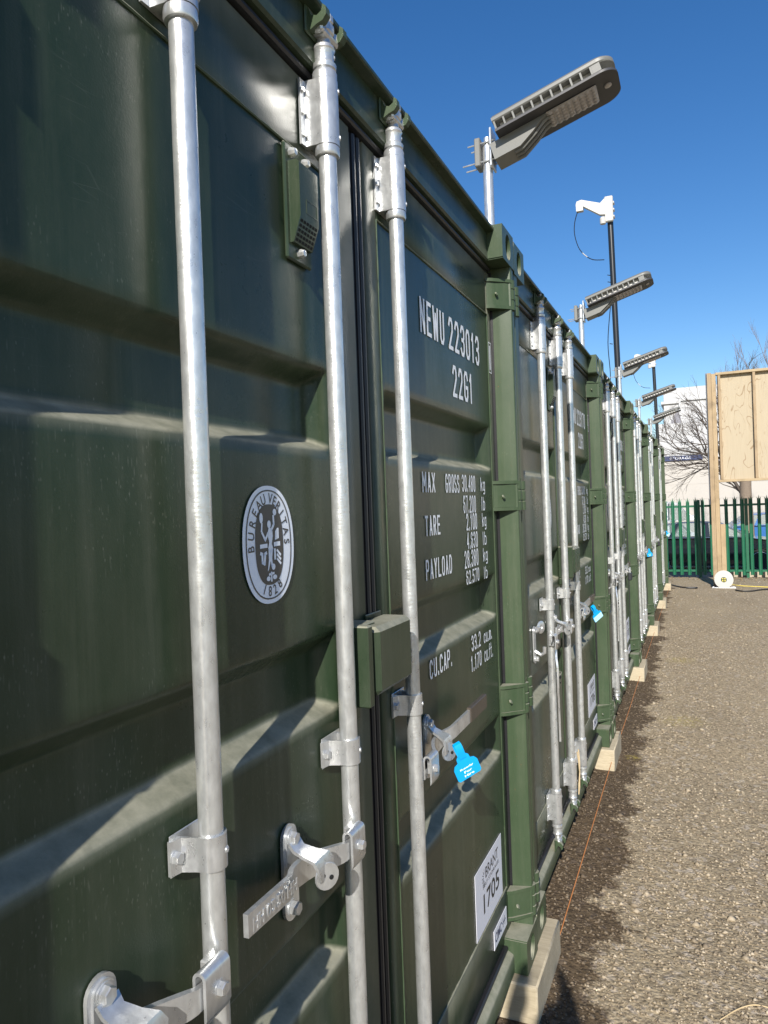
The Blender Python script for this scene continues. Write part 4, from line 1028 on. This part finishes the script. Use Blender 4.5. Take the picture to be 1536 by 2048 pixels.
# ------------------------------------------------------------------ camera-bracket poles on the roofs
def bracket_pole(x, y, ztop, label, long_cable):
    c = thing('camera_pole', label, 'pole', (x, y, ZB+2.58), 'black poles with white brackets'); h = ztop-ZB-2.58
    g = G(); g.tube([(0, 0, 0), (-0.03, 0, h)], 0.029, 16); g.box(-0.07, 0.07, -0.07, 0.07, -0.004, 0.008, 0.002)
    for z in (0.55, 0.62, 1.25): g.tube([(-0.045, -0.01, h-z), (-0.075, -0.015, h-z+0.008)], 0.004, 6)
    obj('pole', g.mesh('pole', M['blackpole'], 50), c)
    g = G(); X = -0.03
    g.box(X-0.045, X+0.036, -0.075, -0.030, h-0.02, h+0.235, 0.008)
    for z in (0.03, 0.10, 0.17): g.box(X-0.040, X+0.045, -0.032, 0.034, h+z, h+z+0.022, 0.004)
    arm = [(X-0.040, h+0.215), (X-0.085, h+0.175), (X-0.27, h+0.245), (X-0.315, h+0.235), (X-0.325, h+0.205), (X-0.322, h+0.135), (X-0.255, h+0.135), (X-0.252, h+0.175), (X-0.09, h+0.06), (X-0.040, h+0.052)]
    g.prism(arm, lambda a, b_, d: (a, d, b_), -0.085, -0.030)
    g.lathe([(0, 0), (0.028, 0), (0.03, 0.01), (0.03, 0.06), (0.02, 0.07), (0, 0.07)], 12, tr(X-0.065, -0.062, h-0.035))
    obj('bracket', g.mesh('bracket', M['plastic_white'], 35), c)
    g = G(); p0 = Vector((X-0.315, -0.055, h+0.135))
    arc = [p0, p0+Vector((-0.03, 0, -0.10)), p0+Vector((-0.035, 0, -0.22)), p0+Vector((0.0, 0, -0.36)), p0+Vector((0.06, 0, -0.45)), p0+Vector((0.14, 0, -0.51)), p0+Vector((0.25, 0, -0.53))]
    def cat(P, n=6):
        o = []
        for i in range(len(P)-1):
            a, b_, c_, d = P[max(0, i-1)], P[i], P[i+1], P[min(len(P)-1, i+2)]
            for j in range(n):
                t = j/n; o.append(0.5*((2*b_)+(-a+c_)*t+(2*a-5*b_+4*c_-d)*t*t+(-a+3*b_-3*c_+d)*t**3))
        return o+[P[-1]]
    g.tube(cat(arc), 0.0045, 6)
    s = cat(arc); g.tube(s[22:27], 0.0055, 6, 1)
    if long_cable: g.tube(cat([Vector((X-0.02, -0.04, h*0.55)), Vector((X-0.06, -0.03, h*0.35)), Vector((X-0.05, -0.02, h*0.15)), Vector((X-0.11, -0.02, 0.01))]), 0.0045, 6)
    obj('cable', g.mesh('cable', [M['cable'], M['plastic_white']], 60), c)
bracket_pole(-0.125, 7.7, 4.60, 'tall black pole with a white angled bracket and looping cable above the third container', True)
bracket_pole(-0.075, 14.1, 4.18, 'farther black pole with a small white bracket behind the last lamps', False)

# ------------------------------------------------------------------ string line, cables, reel
def cat_rom(P, n=6):
    P = [Vector(p) for p in P]; o = []
    for i in range(len(P)-1):
        a, b_, c_, d = P[max(0, i-1)], P[i], P[i+1], P[min(len(P)-1, i+2)]
        for j in range(n):
            t = j/n; o.append(0.5*((2*b_)+(-a+c_)*t+(2*a-5*b_+4*c_-d)*t*t+(-a+3*b_-3*c_+d)*t**3))
    return o+[P[-1]]
g = G(); g.tube([(0.036, 2.825, 0.062), (0.020, 3.9, 0.046), (0.012, 4.85, 0.050), (0.012, 6.2, 0.046), (0.010, 7.4, 0.050), (0.008, 9.9, 0.05), (0.008, 14.9, 0.05)], 0.0022, 6)
thing('string_line', 'taut orange string line running along the foot of the containers', 'string', (0, 0, 0), None, g.mesh('string_line', M['string'], 60))
def lie(pts, r, mat, name, label, cat_, dz=0.0):
    P = [(x, y, ground_z(x, y)+r+dz) for x, y in pts]; g = G(); g.tube(cat_rom(P), r, 6)
    thing(name, label, cat_, (0, 0, 0), None, g.mesh(name, mat, 60))
lie([(0.60, 2.62), (0.66, 2.70), (0.72, 2.74), (0.80, 2.72), (0.86, 2.66)], 0.0022, M['straw'], 'dry_stalk', 'thin tan stalk curving over the gravel in the bottom corner', 'stalk', 0.004)
lie([(1.10, 15.75), (1.25, 15.55), (1.5, 15.45), (1.8, 15.35), (2.3, 15.3)], 0.008, M['yellow'], 'extension_cable', 'yellow cable trailing over the dirt from the white reel', 'cable')
lie([(0.02, 15.6), (0.15, 15.25), (0.30, 15.10), (0.48, 15.12), (0.46, 15.02), (0.3, 15.0)], 0.014, M['cable'], 'hose_piece', 'black hose piece lying on the dirt beside the last container', 'hose')
lie([(1.15, 14.75), (1.25, 14.62), (1.42, 14.66), (1.6, 14.85), (1.9, 15.0), (2.3, 15.05)], 0.014, M['cable'], 'hose_piece', 'black looped hose lying on the dirt right of the reel', 'hose')
# reel
rc = thing('cable_reel', 'white drum cable reel standing on edge in front of the billboard post', 'cable reel', (0.965, 15.15, 0.165+ground_z(0.965, 15.15)))
Rm = rot('X', 90)
g = G()
for z0 in (-0.055, 0.055):
    g.lathe([(0.055, z0-0.006), (0.10, z0-0.010), (0.150, z0-0.006), (0.166, z0-0.003), (0.166, z0+0.004), (0.150, z0+0.006), (0.055, z0+0.006)], 28, Rm)
obj('drum', g.mesh('drum', M['plastic_white'], 40), rc)
g = G(); g.lathe([(0.085, -0.05), (0.10, -0.03), (0.105, 0), (0.10, 0.03), (0.085, 0.05)], 20, Rm); g.lathe([(0, 0.064), (0.040, 0.064), (0.056, 0.060), (0.056, -0.060), (0.0, -0.062)], 18, Rm, 1)
for i in range(4):
    t = PI/4+i*PI/2; g.lathe([(0.012, 0), (0.012, 0.004), (0, 0.005)], 10, Rm @ tr(0.028*math.cos(t), 0.028*math.sin(t), 0.064), 2)
obj('cable_coil', g.mesh('cable_coil', [M['yellow'], simple('reel_hub', (0.05, 0.07, 0.03), 0.5), M['yellow']], 40), rc)
g = G(); g.tube([(-0.20, 0.07, -0.155), (-0.06, 0.07, -0.155), (0.0, 0.07, 0.0), (0.06, 0.07, -0.155), (0.2, 0.07, -0.155)], 0.009, 8); g.tube([(-0.20, -0.07, -0.155), (0.2, -0.07, -0.155)], 0.009, 8)
for s in (-1, 1): g.tube([(s*0.2, -0.07, -0.155), (s*0.2, 0.07, -0.155)], 0.009, 8)
obj('stand', g.mesh('stand', M['galv2'], 60), rc)

# ------------------------------------------------------------------ palisade fence
fence = thing('palisade_fence', 'green steel palisade fence with splayed spiked pales behind the billboard', 'fence', (0, 16.95, 0))
def pale_g():
    g = G(); z0, z1 = 0.075, 1.66; w = 0.034
    sec = [(-w, 0.0), (-w*0.62, -0.012), (-0.006, -0.004), (0.006, -0.004), (w*0.62, -0.012), (w, 0.0)]
    secb = [(a, b_+0.003) for a, b_ in reversed(sec)]; pl = sec+secb
    g.prism(pl, lambda a, b_, d: (a, b_, d), z0, z1)
    for (a0, a1, tip, ty, top) in ((-w, -0.012, -w-0.012, 0.014, 1.722), (-0.013, 0.013, 0.0, -0.010, 1.765), (0.012, w, w+0.012, 0.014, 1.722)):
        v = [(a0, -0.004, z1-0.01), (a1, -0.004, z1-0.01), (a1, 0.0, z1-0.01), (a0, 0.0, z1-0.01), (a0*0.9+tip*0.1, ty*0.5-0.004, z1+0.03), (a1*0.9+tip*0.1, ty*0.5-0.004, z1+0.03), (a1*0.9+tip*0.1, ty*0.5, z1+0.03), (a0*0.9+tip*0.1, ty*0.5, z1+0.03), (tip, ty, top)]
        g.add(v, [(0, 1, 5, 4), (1, 2, 6, 5), (2, 3, 7, 6), (3, 0, 4, 7), (4, 5, 8), (5, 6, 8), (6, 7, 8), (7, 4, 8)])
    for z in (0.19, 1.585): g.lathe([(0.010, 0), (0.008, 0.006), (0, 0.008)], 8, tr(0, -0.004, z) @ rot('X', 90))
    return g
pm = pale_g().mesh('pale', M['fence'], 30)
i = 0; x = -1.18
rng = random.Random(4)
while x < 4.6:
    o = obj('pale', pm, fence, (x, 0, rng.uniform(-0.006, 0.006))); o.rotation_euler = (0, rng.uniform(-0.006, 0.006), 0); x += 0.1525
for z in (0.17, 1.565):
    g = G(); g.prism([(0.004, z-0.022), (0.010, z-0.022), (0.010, z+0.016), (0.046, z+0.016), (0.046, z+0.022), (0.004, z+0.022)], lambda a, b_, d: (d, a, b_), -1.3, 4.7)
    obj('rail', g.mesh('rail', M['fence']), fence)
for x in (-0.35, 0.565, 1.485, 2.4, 3.3, 4.2):
    g = G(); g.box(x-0.006, x+0.006, 0.05, 0.13, 0, 1.70, 0.001); g.box(x-0.028, x+0.028, 0.048, 0.054, 0, 1.70, 0.001); g.box(x-0.028, x+0.028, 0.126, 0.132, 0, 1.70, 0.001)
    obj('post', g.mesh('post', M['fence']), fence)
g = G(); g.box(0.95, 6.0, 17.32, 17.45, -0.4, 0.13, 0.01)
thing('concrete_edging', 'low beige concrete edging just behind the fence', 'edging', (0, 0, 0), None, g.mesh('concrete_edging', M['concrete']))
# debris along the fence foot
g = G(); rng = random.Random(9)
for _ in range(260):
    x = rng.uniform(-0.3, 3.2); y = 16.75+rng.gauss(0, 0.22); s = rng.uniform(0.01, 0.035); a = rng.uniform(0, 6.28); z = ground_z(x, y)+0.006
    g.add([(x+s*math.cos(a), y+s*math.sin(a), z+rng.uniform(0, 0.02)), (x-s*0.4*math.sin(a), y+s*0.4*math.cos(a), z+rng.uniform(0, 0.02)), (x-s*math.cos(a), y-s*math.sin(a), z+rng.uniform(0, 0.02)), (x+s*0.4*math.sin(a), y-s*0.4*math.cos(a), z)], [(0, 1, 2, 3)])
obj('leaf_litter', g.mesh('leaf_litter', simple('dry_leaves', (0.30, 0.20, 0.10), 0.8, 0, 0.4, 30), 30, False), kind='stuff')

# ------------------------------------------------------------------ billboard seen from behind
YB = 15.5
bb = thing('billboard', 'back of a tall plywood billboard on rough timber posts', 'billboard', (0, YB, 0))
def bp(name, x0, x1, y0, y1, z0, z1, mat, b_=0.004):
    g = G(); g.box(x0, x1, y0, y1, z0, z1, b_); return obj(name, g.mesh(name, mat), bb)
ZPT, ZPB = 4.175, 2.035
bp('post', 0.792, 0.868, -0.02, 0.10, -0.05, ZPT, M['timber']); bp('post', 0.870, 0.946, -0.02, 0.10, -0.05, ZPT-0.02, M['timber2'])
bp('post_stub', 0.9475, 1.035, -0.03, 0.07, -0.05, 1.215, M['timber2'])
bp('side_board', 0.768, 0.790, 0.04, 0.16, 1.6, ZPT+0.01, simple('grey_edge', (0.16, 0.17, 0.19), 0.7))
for i, x in enumerate((0.985, 1.590, 2.19, 2.79, 3.39, 3.99)): bp('stud', x, x+0.047, 0.012, 0.100, ZPB+0.050, ZPT-0.050, M['timber'])
bp('top_rail', 0.948, 4.60, 0.004, 0.100, ZPT-0.0485, ZPT, M['timber_h']); bp('bottom_rail', 0.948, 4.60, 0.004, 0.100, ZPB, ZPB+0.0485, M['timber_h'])
for i in range(3): bp('plywood_sheet', 0.975+i*1.22, 0.975+(i+1)*1.22-0.004, 0.101, 0.119, ZPB+0.004, ZPT-0.004, M['ply'], 0.001)
bp('post', 4.40, 4.48, -0.02, 0.003, -0.05, ZPT, M['timber'])

# ------------------------------------------------------------------ warehouse
wh = thing('warehouse', 'large white clad warehouse with stepped upper storey and a blue sign strip', 'warehouse', (0, 55, -0.4))
def wp(name, fn, mats): g = G(); fn(g); return obj(name, g.mesh(name, mats), wh)
def low(g):
    g.box(-2.03, 30, 0.0, 24, 0, 7.2, 0.02)
    for z in (1.0, 2.05, 3.1, 3.9): g.box(-2.035, 30, -0.012, 0.0, z, z+0.035, 0)
    for x in (-0.45, 3.2, 6.9): g.box(x, x+0.03, -0.012, 0.0, 0, 4.6, 0)
wp('wall', low, M['clad_low'])
wp('upper_wall', lambda g: (g.box(-2.06, 30, -0.06, 24, 4.9, 7.45, 0.02), g.box(-1.55, 30, 0.2, 22, 7.46, 9.95, 0.02)), M['cladding'])
wp('parapet', lambda g: (g.box(-1.72, -0.55, 0.05, 22, 8.85, 9.05, 0.01), g.box(-0.55, 30, 0.06, 22, 9.0, 9.14, 0.01), g.box(-0.55, -0.42, 0.06, 0.19, 8.0, 9.0, 0.01)), M['cladding'])
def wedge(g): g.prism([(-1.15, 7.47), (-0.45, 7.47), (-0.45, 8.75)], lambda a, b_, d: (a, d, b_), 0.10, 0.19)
wp('shaded_return', wedge, M['shadow_grey'])  # dark triangle by the roof step, shade given as a grey wedge
wp('sign_strip', lambda g: g.box(-1.9, 0.88, -0.12, -0.07, 4.78, 5.12, 0.01), M['navy'])
wt = Matrix(((1, 0, 0, 0), (0, 0, -1, 0), (0, 1, 0, 0), (0, 0, 0, 1)))     # text facing -Y
def letters(t, x0, x1, z0, z1, y, mat, name='sign_lettering', bold=0.01):
    tg = text_g(t, 1.0, 1.0, bold); xs_ = [v[0] for v in tg.v]; ys_ = [v[1] for v in tg.v]; a, b_, c_, d = min(xs_), max(xs_), min(ys_), max(ys_); g = G()
    g.add([(x0+(v[0]-a)/(b_-a)*(x1-x0), y, z0+(v[1]-c_)/(d-c_)*(z1-z0)) for v in tg.v], tg.f); obj(name, g.mesh(name, mat), wh)
letters('SELF', -0.55, 0.35, 5.86, 6.10, -0.066, M['ink']); letters('STORAGE', -0.75, 0.75, 5.42, 5.66, -0.066, M['ink']); letters('STORAGE', -1.25, 0.1, 4.87, 5.03, -0.124, M['white'])

# ------------------------------------------------------------------ trees (bare)
def bare_tree(name, label, base, trunk_pts, trunk_r, limbs, mat_t, mat_b, seed, depth, group=None, shrink=0.72, spread=32, lmin=0.10, up=0.10):
    rng = random.Random(seed); t = thing(name, label, 'tree', base, group); g = G()
    g.tube(cat_rom(trunk_pts, 4), [lerp(trunk_r[0], trunk_r[1], i/(4*(len(trunk_pts)-1))) for i in range(4*(len(trunk_pts)-1)+1)], 12); obj('trunk', g.mesh('trunk', mat_t, 60), t)
    g = G()
    def grow(p, d, ln, r, dep):
        pts = [p]; dd = d.copy(); k = 4
        for _ in range(k):
            dd = (dd+Vector((rng.gauss(0, 0.13), rng.gauss(0, 0.13), rng.gauss(0, 0.11)+up*0.35))).normalized(); pts.append(pts[-1]+dd*ln/k)
        rr = [lerp(r, r*0.5, i/k)*(0.8 if dep < 4 else 1) for i in range(k+1)]; g.tube(pts, rr, 5 if dep > 2 else 4 if dep > 1 else 3, 0, False)
        if dep <= 0: return
        nb = 3 if dep > 2 else 4 if dep > 1 else 5
        for i in range(nb):
            q = pts[rng.randint(1, k)] if i else pts[-1]; ax = Vector((rng.gauss(0, 1), rng.gauss(0, 1), rng.gauss(0, 1))).normalized()
            nd = (Matrix.Rotation(math.radians(rng.uniform(spread*0.5, spread*1.4)), 3, ax) @ dd); grow(q, nd.normalized(), max(lmin, ln*shrink*rng.uniform(0.75, 1.15)), r*0.56, dep-1)
    for (p, q, r, dp) in limbs:
        p, q = Vector(p), Vector(q); grow(p, (q-p).normalized(), (q-p).length, r, dp)
    obj('branches', g.mesh('branches', mat_b, 180, False), t)
T = (1.98, 26.0, -0.36)
bare_tree('bare_tree', 'bare leafless tree with fanned branches behind the billboard', T, [(0, 0, -0.1), (0.0, 0, 1.2), (-0.02, 0, 2.4), (0.05, 0, 3.4)], (0.22, 0.15),
          [((0, 0, 1.9), (-0.45, 0.1, 3.2), 0.085, 2), ((-0.3, 0, 2.9), (-1.3, -0.2, 3.55), 0.06, 4), ((-0.35, 0, 3.2), (-1.35, 0.2, 4.3), 0.055, 4), ((-0.2, 0, 3.0), (-1.25, -0.3, 3.05), 0.05, 4),
           ((-0.3, 0, 3.4), (-0.9, 0.1, 4.4), 0.050, 4), ((-0.2, 0, 3.3), (-1.1, -0.2, 4.0), 0.045, 4), ((0.0, 0, 3.3), (-0.4, 0, 4.6), 0.05, 4), ((0.05, 0, 3.3), (0.5, 0.2, 4.6), 0.06, 4), ((0.05, 0, 3.2), (1.2, 0, 4.4), 0.06, 4), ((-0.5, 0.2, 3.1), (-1.5, 0.4, 3.75), 0.04, 4), ((-0.5, -0.2, 3.1), (-1.7, -0.4, 3.3), 0.04, 4), ((-0.9, -0.1, 3.3), (-1.6, -0.1, 2.4), 0.03, 3), ((-0.6, 0, 3.3), (-1.9, 0.1, 3.9), 0.045, 4)],
          M['bark'], M['twig'], 11, 4, None, 0.70, 30, 0.10, 0.06)
for (x, y, h, s, lab) in ((4.6, 40.0, 8.7, 3, 'hazy bare tree rising above the top edge of the billboard'), (7.6, 42.0, 9.6, 5, 'tallest hazy bare tree at the right edge above the billboard'), (2.6, 41.0, 7.9, 8, 'lower hazy bare tree above the left end of the billboard')):
    lm = [((0, 0, h*0.42), (dx, dy, h*0.72), 0.07, 4) for dx, dy in ((-0.9, 0.2), (-0.3, -0.3), (0.35, 0.3), (0.95, 0))]+[((0, 0, h*0.35), (-1.5, 0, h*0.55), 0.06, 4), ((0, 0, h*0.35), (1.5, 0, h*0.58), 0.06, 4)]
    bare_tree('bare_tree', lab, (x, y, -0.4), [(0, 0, -0.1), (0.05, 0, h*0.2), (0, 0, h*0.45)], (0.2, 0.12), lm, M['bark'], M['twigfar'], s, 4, 'distant bare trees', 0.66, 22, 0.12, 0.45)

# ------------------------------------------------------------------ parked cars beyond the fence
def car(label, x, y, rz, paint, kind='saloon', zg=-0.36, group='cars parked beyond the fence'):
    c = thing('parked_car', label, 'car', (x, y, zg), group); c.rotation_euler = (0, 0, rz)
    van = kind == 'van'
    def build():
        W = 0.90
        g = G()
        # lower body: side outline (x forward) lofted across the width with tumble
        if not van:
            side = [(-2.20, 0.42), (-2.22, 0.62), (-2.12, 0.86), (-1.55, 0.95), (-0.4, 0.97), (0.85, 0.96), (1.25, 0.93), (1.85, 0.86), (2.12, 0.74), (2.20, 0.55), (2.16, 0.30), (1.78, 0.20)]
        else:
            side = [(-2.45, 0.40), (-2.47, 0.9), (-2.44, 1.15), (-1.0, 1.15), (0.9, 1.15), (1.45, 1.12), (2.25, 1.02), (2.42, 0.85), (2.46, 0.55), (2.42, 0.30), (1.98, 0.22)]
        wf, wr = (1.35, -1.32) if not van else (1.5, -1.5)
        arch = lambda cx_: [(cx_+0.36*math.cos(t), 0.31+0.36*math.sin(t)) for t in [lerp(-0.28, PI+0.28, i/10) for i in range(11)]]
        low_ = [(wf+0.40, 0.20)]+arch(wf)+[(wf-0.40, 0.18), (wr+0.40, 0.18)]+arch(wr)+[(wr-0.42, 0.24)]
        pl = side[:-1]+low_
        n = len(pl); lay = [(-W+0.06, 0.95), (-W, 1.0), (W, 1.0), (W-0.06, 0.95)]
        lay = [-W+0.08, -W, W, W-0.08]; sc_ = [0.97, 1.0, 1.0, 0.97]
        vs = [((p[0])*s, yy, 0.5+(p[1]-0.5)*s) for yy, s in zip(lay, sc_) for p in pl]
        fs = [(i*n+j, i*n+(j+1) % n, (i+1)*n+(j+1) % n, (i+1)*n+j) for i in range(3) for j in range(n)]+[tuple(reversed(range(n))), tuple(range(3*n, 4*n))]
        g.add(vs, fs)
        body = g.mesh('body', paint, 35)
        # cabin: roof + pillars (paint) and panes (glass)
        if not van: bel = [(-1.72, 0.94), (-0.95, 0.965), (0.05, 0.965), (1.22, 0.935)]; top = [(-1.05, 1.38), (-0.72, 1.42), (0.02, 1.43), (0.42, 1.38)]
        else: bel = [(-2.42, 1.14), (-0.6, 1.14), (0.5, 1.14), (1.72, 1.10)]; top = [(-2.36, 1.92), (-0.6, 1.97), (0.5, 1.96), (0.95, 1.88)]
        wb, wt_ = W-0.05, W-0.24
        g = G(); gl = G(); tm = G()
        for s in (-1, 1):
            for i in range(3):
                a, b_, d, e = bel[i], bel[i+1], top[i+1], top[i]
                q = [Vector((a[0], s*wb, a[1])), Vector((b_[0], s*wb, b_[1])), Vector((d[0], s*wt_, d[1])), Vector((e[0], s*wt_, e[1]))]
                ce = sum(q, Vector())/4; inn = [ce+(v-ce)*0.86 for v in q]
                g.add(q+inn, [(j, (j+1) % 4, 4+(j+1) % 4, 4+j) for j in range(4)])
                (g if van and i < 2 else gl).add(inn, [(0, 1, 2, 3)])
            rp = [Vector((t[0], s*(wt_-0.01), t[1]-0.025)) for t in top]; tm.tube([Vector((bel[0][0]+0.08, s*(wb-0.01), bel[0][1]+0.03))]+[r+Vector((0, s*0.012, 0)) for r in rp]+[Vector((bel[3][0]-0.08, s*(wb-0.01), bel[3][1]+0.03))], 0.014, 6)
            tm.tube([Vector((b_[0], s*(wb+0.012), b_[1]+0.006)) for b_ in bel], 0.011, 6)
            g.box(1.02 if not van else 1.4, 1.18 if not van else 1.55, min(s*(W-0.02), s*(W+0.18)), max(s*(W-0.02), s*(W+0.18)), 0.96 if not van else 1.16, 1.09 if not van else 1.36, 0.03)
        n = 4; vs = [(t[0], -wt_, t[1]) for t in top]+[(t[0], 0, t[1]+0.025) for t in top]+[(t[0], wt_, t[1]) for t in top]
        g.add(vs, [(i, i+1, n+i+1, n+i) for i in range(3)]+[(n+i, n+i+1, 2*n+i+1, 2*n+i) for i in range(3)])
        for i, (bl, tp) in enumerate(((bel[0], top[0]), (bel[3], top[3]))):
            q = [Vector((bl[0], -wb, bl[1])), Vector((bl[0], wb, bl[1])), Vector((tp[0], wt_, tp[1])), Vector((tp[0], -wt_, tp[1]))]; ce = sum(q, Vector())/4; inn = [ce+(v-ce)*0.9 for v in q]
            g.add(q+inn, [(j, (j+1) % 4, 4+(j+1) % 4, 4+j) for j in range(4)]); gl.add(inn, [(0, 1, 2, 3)])
        cab = g.mesh('cabin', paint, 35); gm = gl.mesh('windows', M['glass'], 20); tmm = tm.mesh('window_trim', M['chrome'], 60)
        # wheel
        g = G(); Rw = rot('X', 90)
        g.lathe([(0.22, -0.10), (0.30, -0.105), (0.32, -0.08), (0.325, 0), (0.32, 0.08), (0.30, 0.105), (0.235, 0.10)], 28, Rw); tyre = g.mesh('tyre', M['tyre'], 40)
        g = G(); g.lathe([(0.245, 0.098), (0.232, 0.104), (0.225, 0.09), (0.225, -0.09), (0.245, -0.098)], 28, Rw); g.lathe([(0, 0.085), (0.05, 0.085), (0.055, 0.06), (0, 0.06)], 12, Rw)
        for i in range(5):
            for dd in (-0.11, 0.11):
                t = i*2*PI/5; p = Vector((0.045*math.cos(t), 0.045*math.sin(t), 0.075)); q = Vector((0.23*math.cos(t+dd), 0.23*math.sin(t+dd), 0.088)); g.tube([Rw @ p, Rw @ q], 0.013, 5)
        rimm = g.mesh('rim', M['rim'], 40)
        g = G(); g.lathe([(0, 0.0), (0.225, 0.0)], 20, Rw); back = g.mesh('brake_disc', M['dark'], 40)
        lg = G()
        for s in (-1, 1):
            xl = 2.02 if not van else 2.36; lg.box(xl-0.10, xl+0.10, min(s*0.55, s*0.86), max(s*0.55, s*0.86), 0.66, 0.76, 0.02)
        lights = lg.mesh('headlights', M['chrome'])
        return body, cab, gm, tmm, tyre, rimm, back, lights, wf, wr
    body, cab, gm, tmm, tyre, rimm, back, lights, wf, wr = cached(('car', paint.name, kind), build)
    obj('body', body, c); cb = obj('cabin', cab, c); obj('windows', gm, cb); obj('window_trim', tmm, cb); obj('headlights', lights, c)
    for xw in (wf, wr):
        for s in (-1, 1):
            w = obj('wheel', tyre, c, (xw, s*0.80, 0.325)); w.rotation_euler = (0, 0, 0 if s < 0 else PI)
            obj('rim', rimm, w); obj('brake_disc', back, w, (0, -0.03, 0))
car('black car parked side on just behind the green fence', 0.72, 23.0, 0.0, M['carblack'])
car('white van parked far behind the fence', -1.2, 33.0, 0.0, M['carwhite'], 'van')
car('blue car parked far behind the fence, right of the white van', 3.3, 31.5, 0.15, M['carblue'])
car('white car parked far off beyond the bare tree', 5.6, 36.0, 0.0, M['carwhite'])
car('silver car parked at far right beyond the fence', 7.6, 31.0, 0.1, M['carsilver'])

# ------------------------------------------------------------------ the photographer, whose shadow falls on the nearest bearer
def person():
    px, py = 0.685, -0.40
    c = thing('person', 'person in dark jacket and trousers standing with both hands raised before the face', 'person', (px, py, 0))
    P = {'pelvis': (0, 0, 0.95, 0.15), 'waist': (0, 0, 1.08, 0.135), 'chest': (0, 0.01, 1.30, 0.16), 'neck': (0, 0.02, 1.47, 0.062), 'headb': (0, 0.05, 1.56, 0.070), 'head': (0, 0.06, 1.64, 0.100), 'crown': (0, 0.05, 1.74, 0.090)}
    E = [('pelvis', 'waist'), ('waist', 'chest'), ('chest', 'neck'), ('neck', 'headb'), ('headb', 'head'), ('head', 'crown')]
    for s, n in ((-1, 'l'), (1, 'r')):
        P[n+'sh'] = (s*0.18, 0.0, 1.41, 0.070); P[n+'el'] = (s*0.22, 0.17, 1.26, 0.048); P[n+'wr'] = (s*0.10-0.10, 0.27, 1.54, 0.032); P[n+'pa'] = (s*0.085-0.10, 0.275, 1.62, 0.036)
        P[n+'hip'] = (s*0.10, 0, 0.90, 0.105); P[n+'kn'] = (s*0.13, 0.02, 0.50, 0.068); P[n+'an'] = (s*0.14, -0.01, 0.10, 0.045); P[n+'toe'] = (s*0.155, 0.15, 0.045, 0.040)
        E += [('chest', n+'sh'), (n+'sh', n+'el'), (n+'el', n+'wr'), (n+'wr', n+'pa'), ('pelvis', n+'hip'), (n+'hip', n+'kn'), (n+'kn', n+'an'), (n+'an', n+'toe')]
        for i in range(4):
            P[n+'f%d' % i] = (s*0.075-0.10-s*0.002*i, 0.30, 1.645+0.022*i, 0.0095); P[n+'g%d' % i] = (s*0.045-0.10, 0.315-0.002*i, 1.655+0.022*i, 0.008); E += [(n+'pa', n+'f%d' % i), (n+'f%d' % i, n+'g%d' % i)]
        P[n+'t'] = (s*0.05-0.10, 0.245, 1.63, 0.010); E += [(n+'pa', n+'t')]
    names = list(P); me = bpy.data.meshes.new('body'); me.from_pydata([P[n][:3] for n in names], [(names.index(a), names.index(b_)) for a, b_ in E], [])
    o = bpy.data.objects.new('body', me); COL.objects.link(o)
    m = o.modifiers.new('skin', 'SKIN'); m.use_smooth_shade = True
    for v, n in zip(me.skin_vertices[0].data, names): v.radius = (P[n][3], P[n][3]); v.use_root = n == 'pelvis'
    sb = o.modifiers.new('sub', 'SUBSURF'); sb.levels = 1; sb.render_levels = 1
    dg = bpy.context.evaluated_depsgraph_get(); dg.update(); m2 = bpy.data.meshes.new_from_object(o.evaluated_get(dg)); bpy.data.objects.remove(o)
    m2.materials.clear()
    for k in ('jacket', 'skin', 'trousers', 'hair'): m2.materials.append(M[k])
    for p in m2.polygons:
        z, y, x = p.center.z, p.center.y, p.center.x
        p.material_index = 3 if (z > 1.66 and y < 0.10 and abs(x) < 0.09) or (z > 1.56 and y < 0.02 and abs(x) < 0.1) else 1 if z > 1.495 and (y < 0.2 or z > 1.56) else 2 if z < 0.98 else 0
        p.use_smooth = True
    obj('body', m2, c)
person()
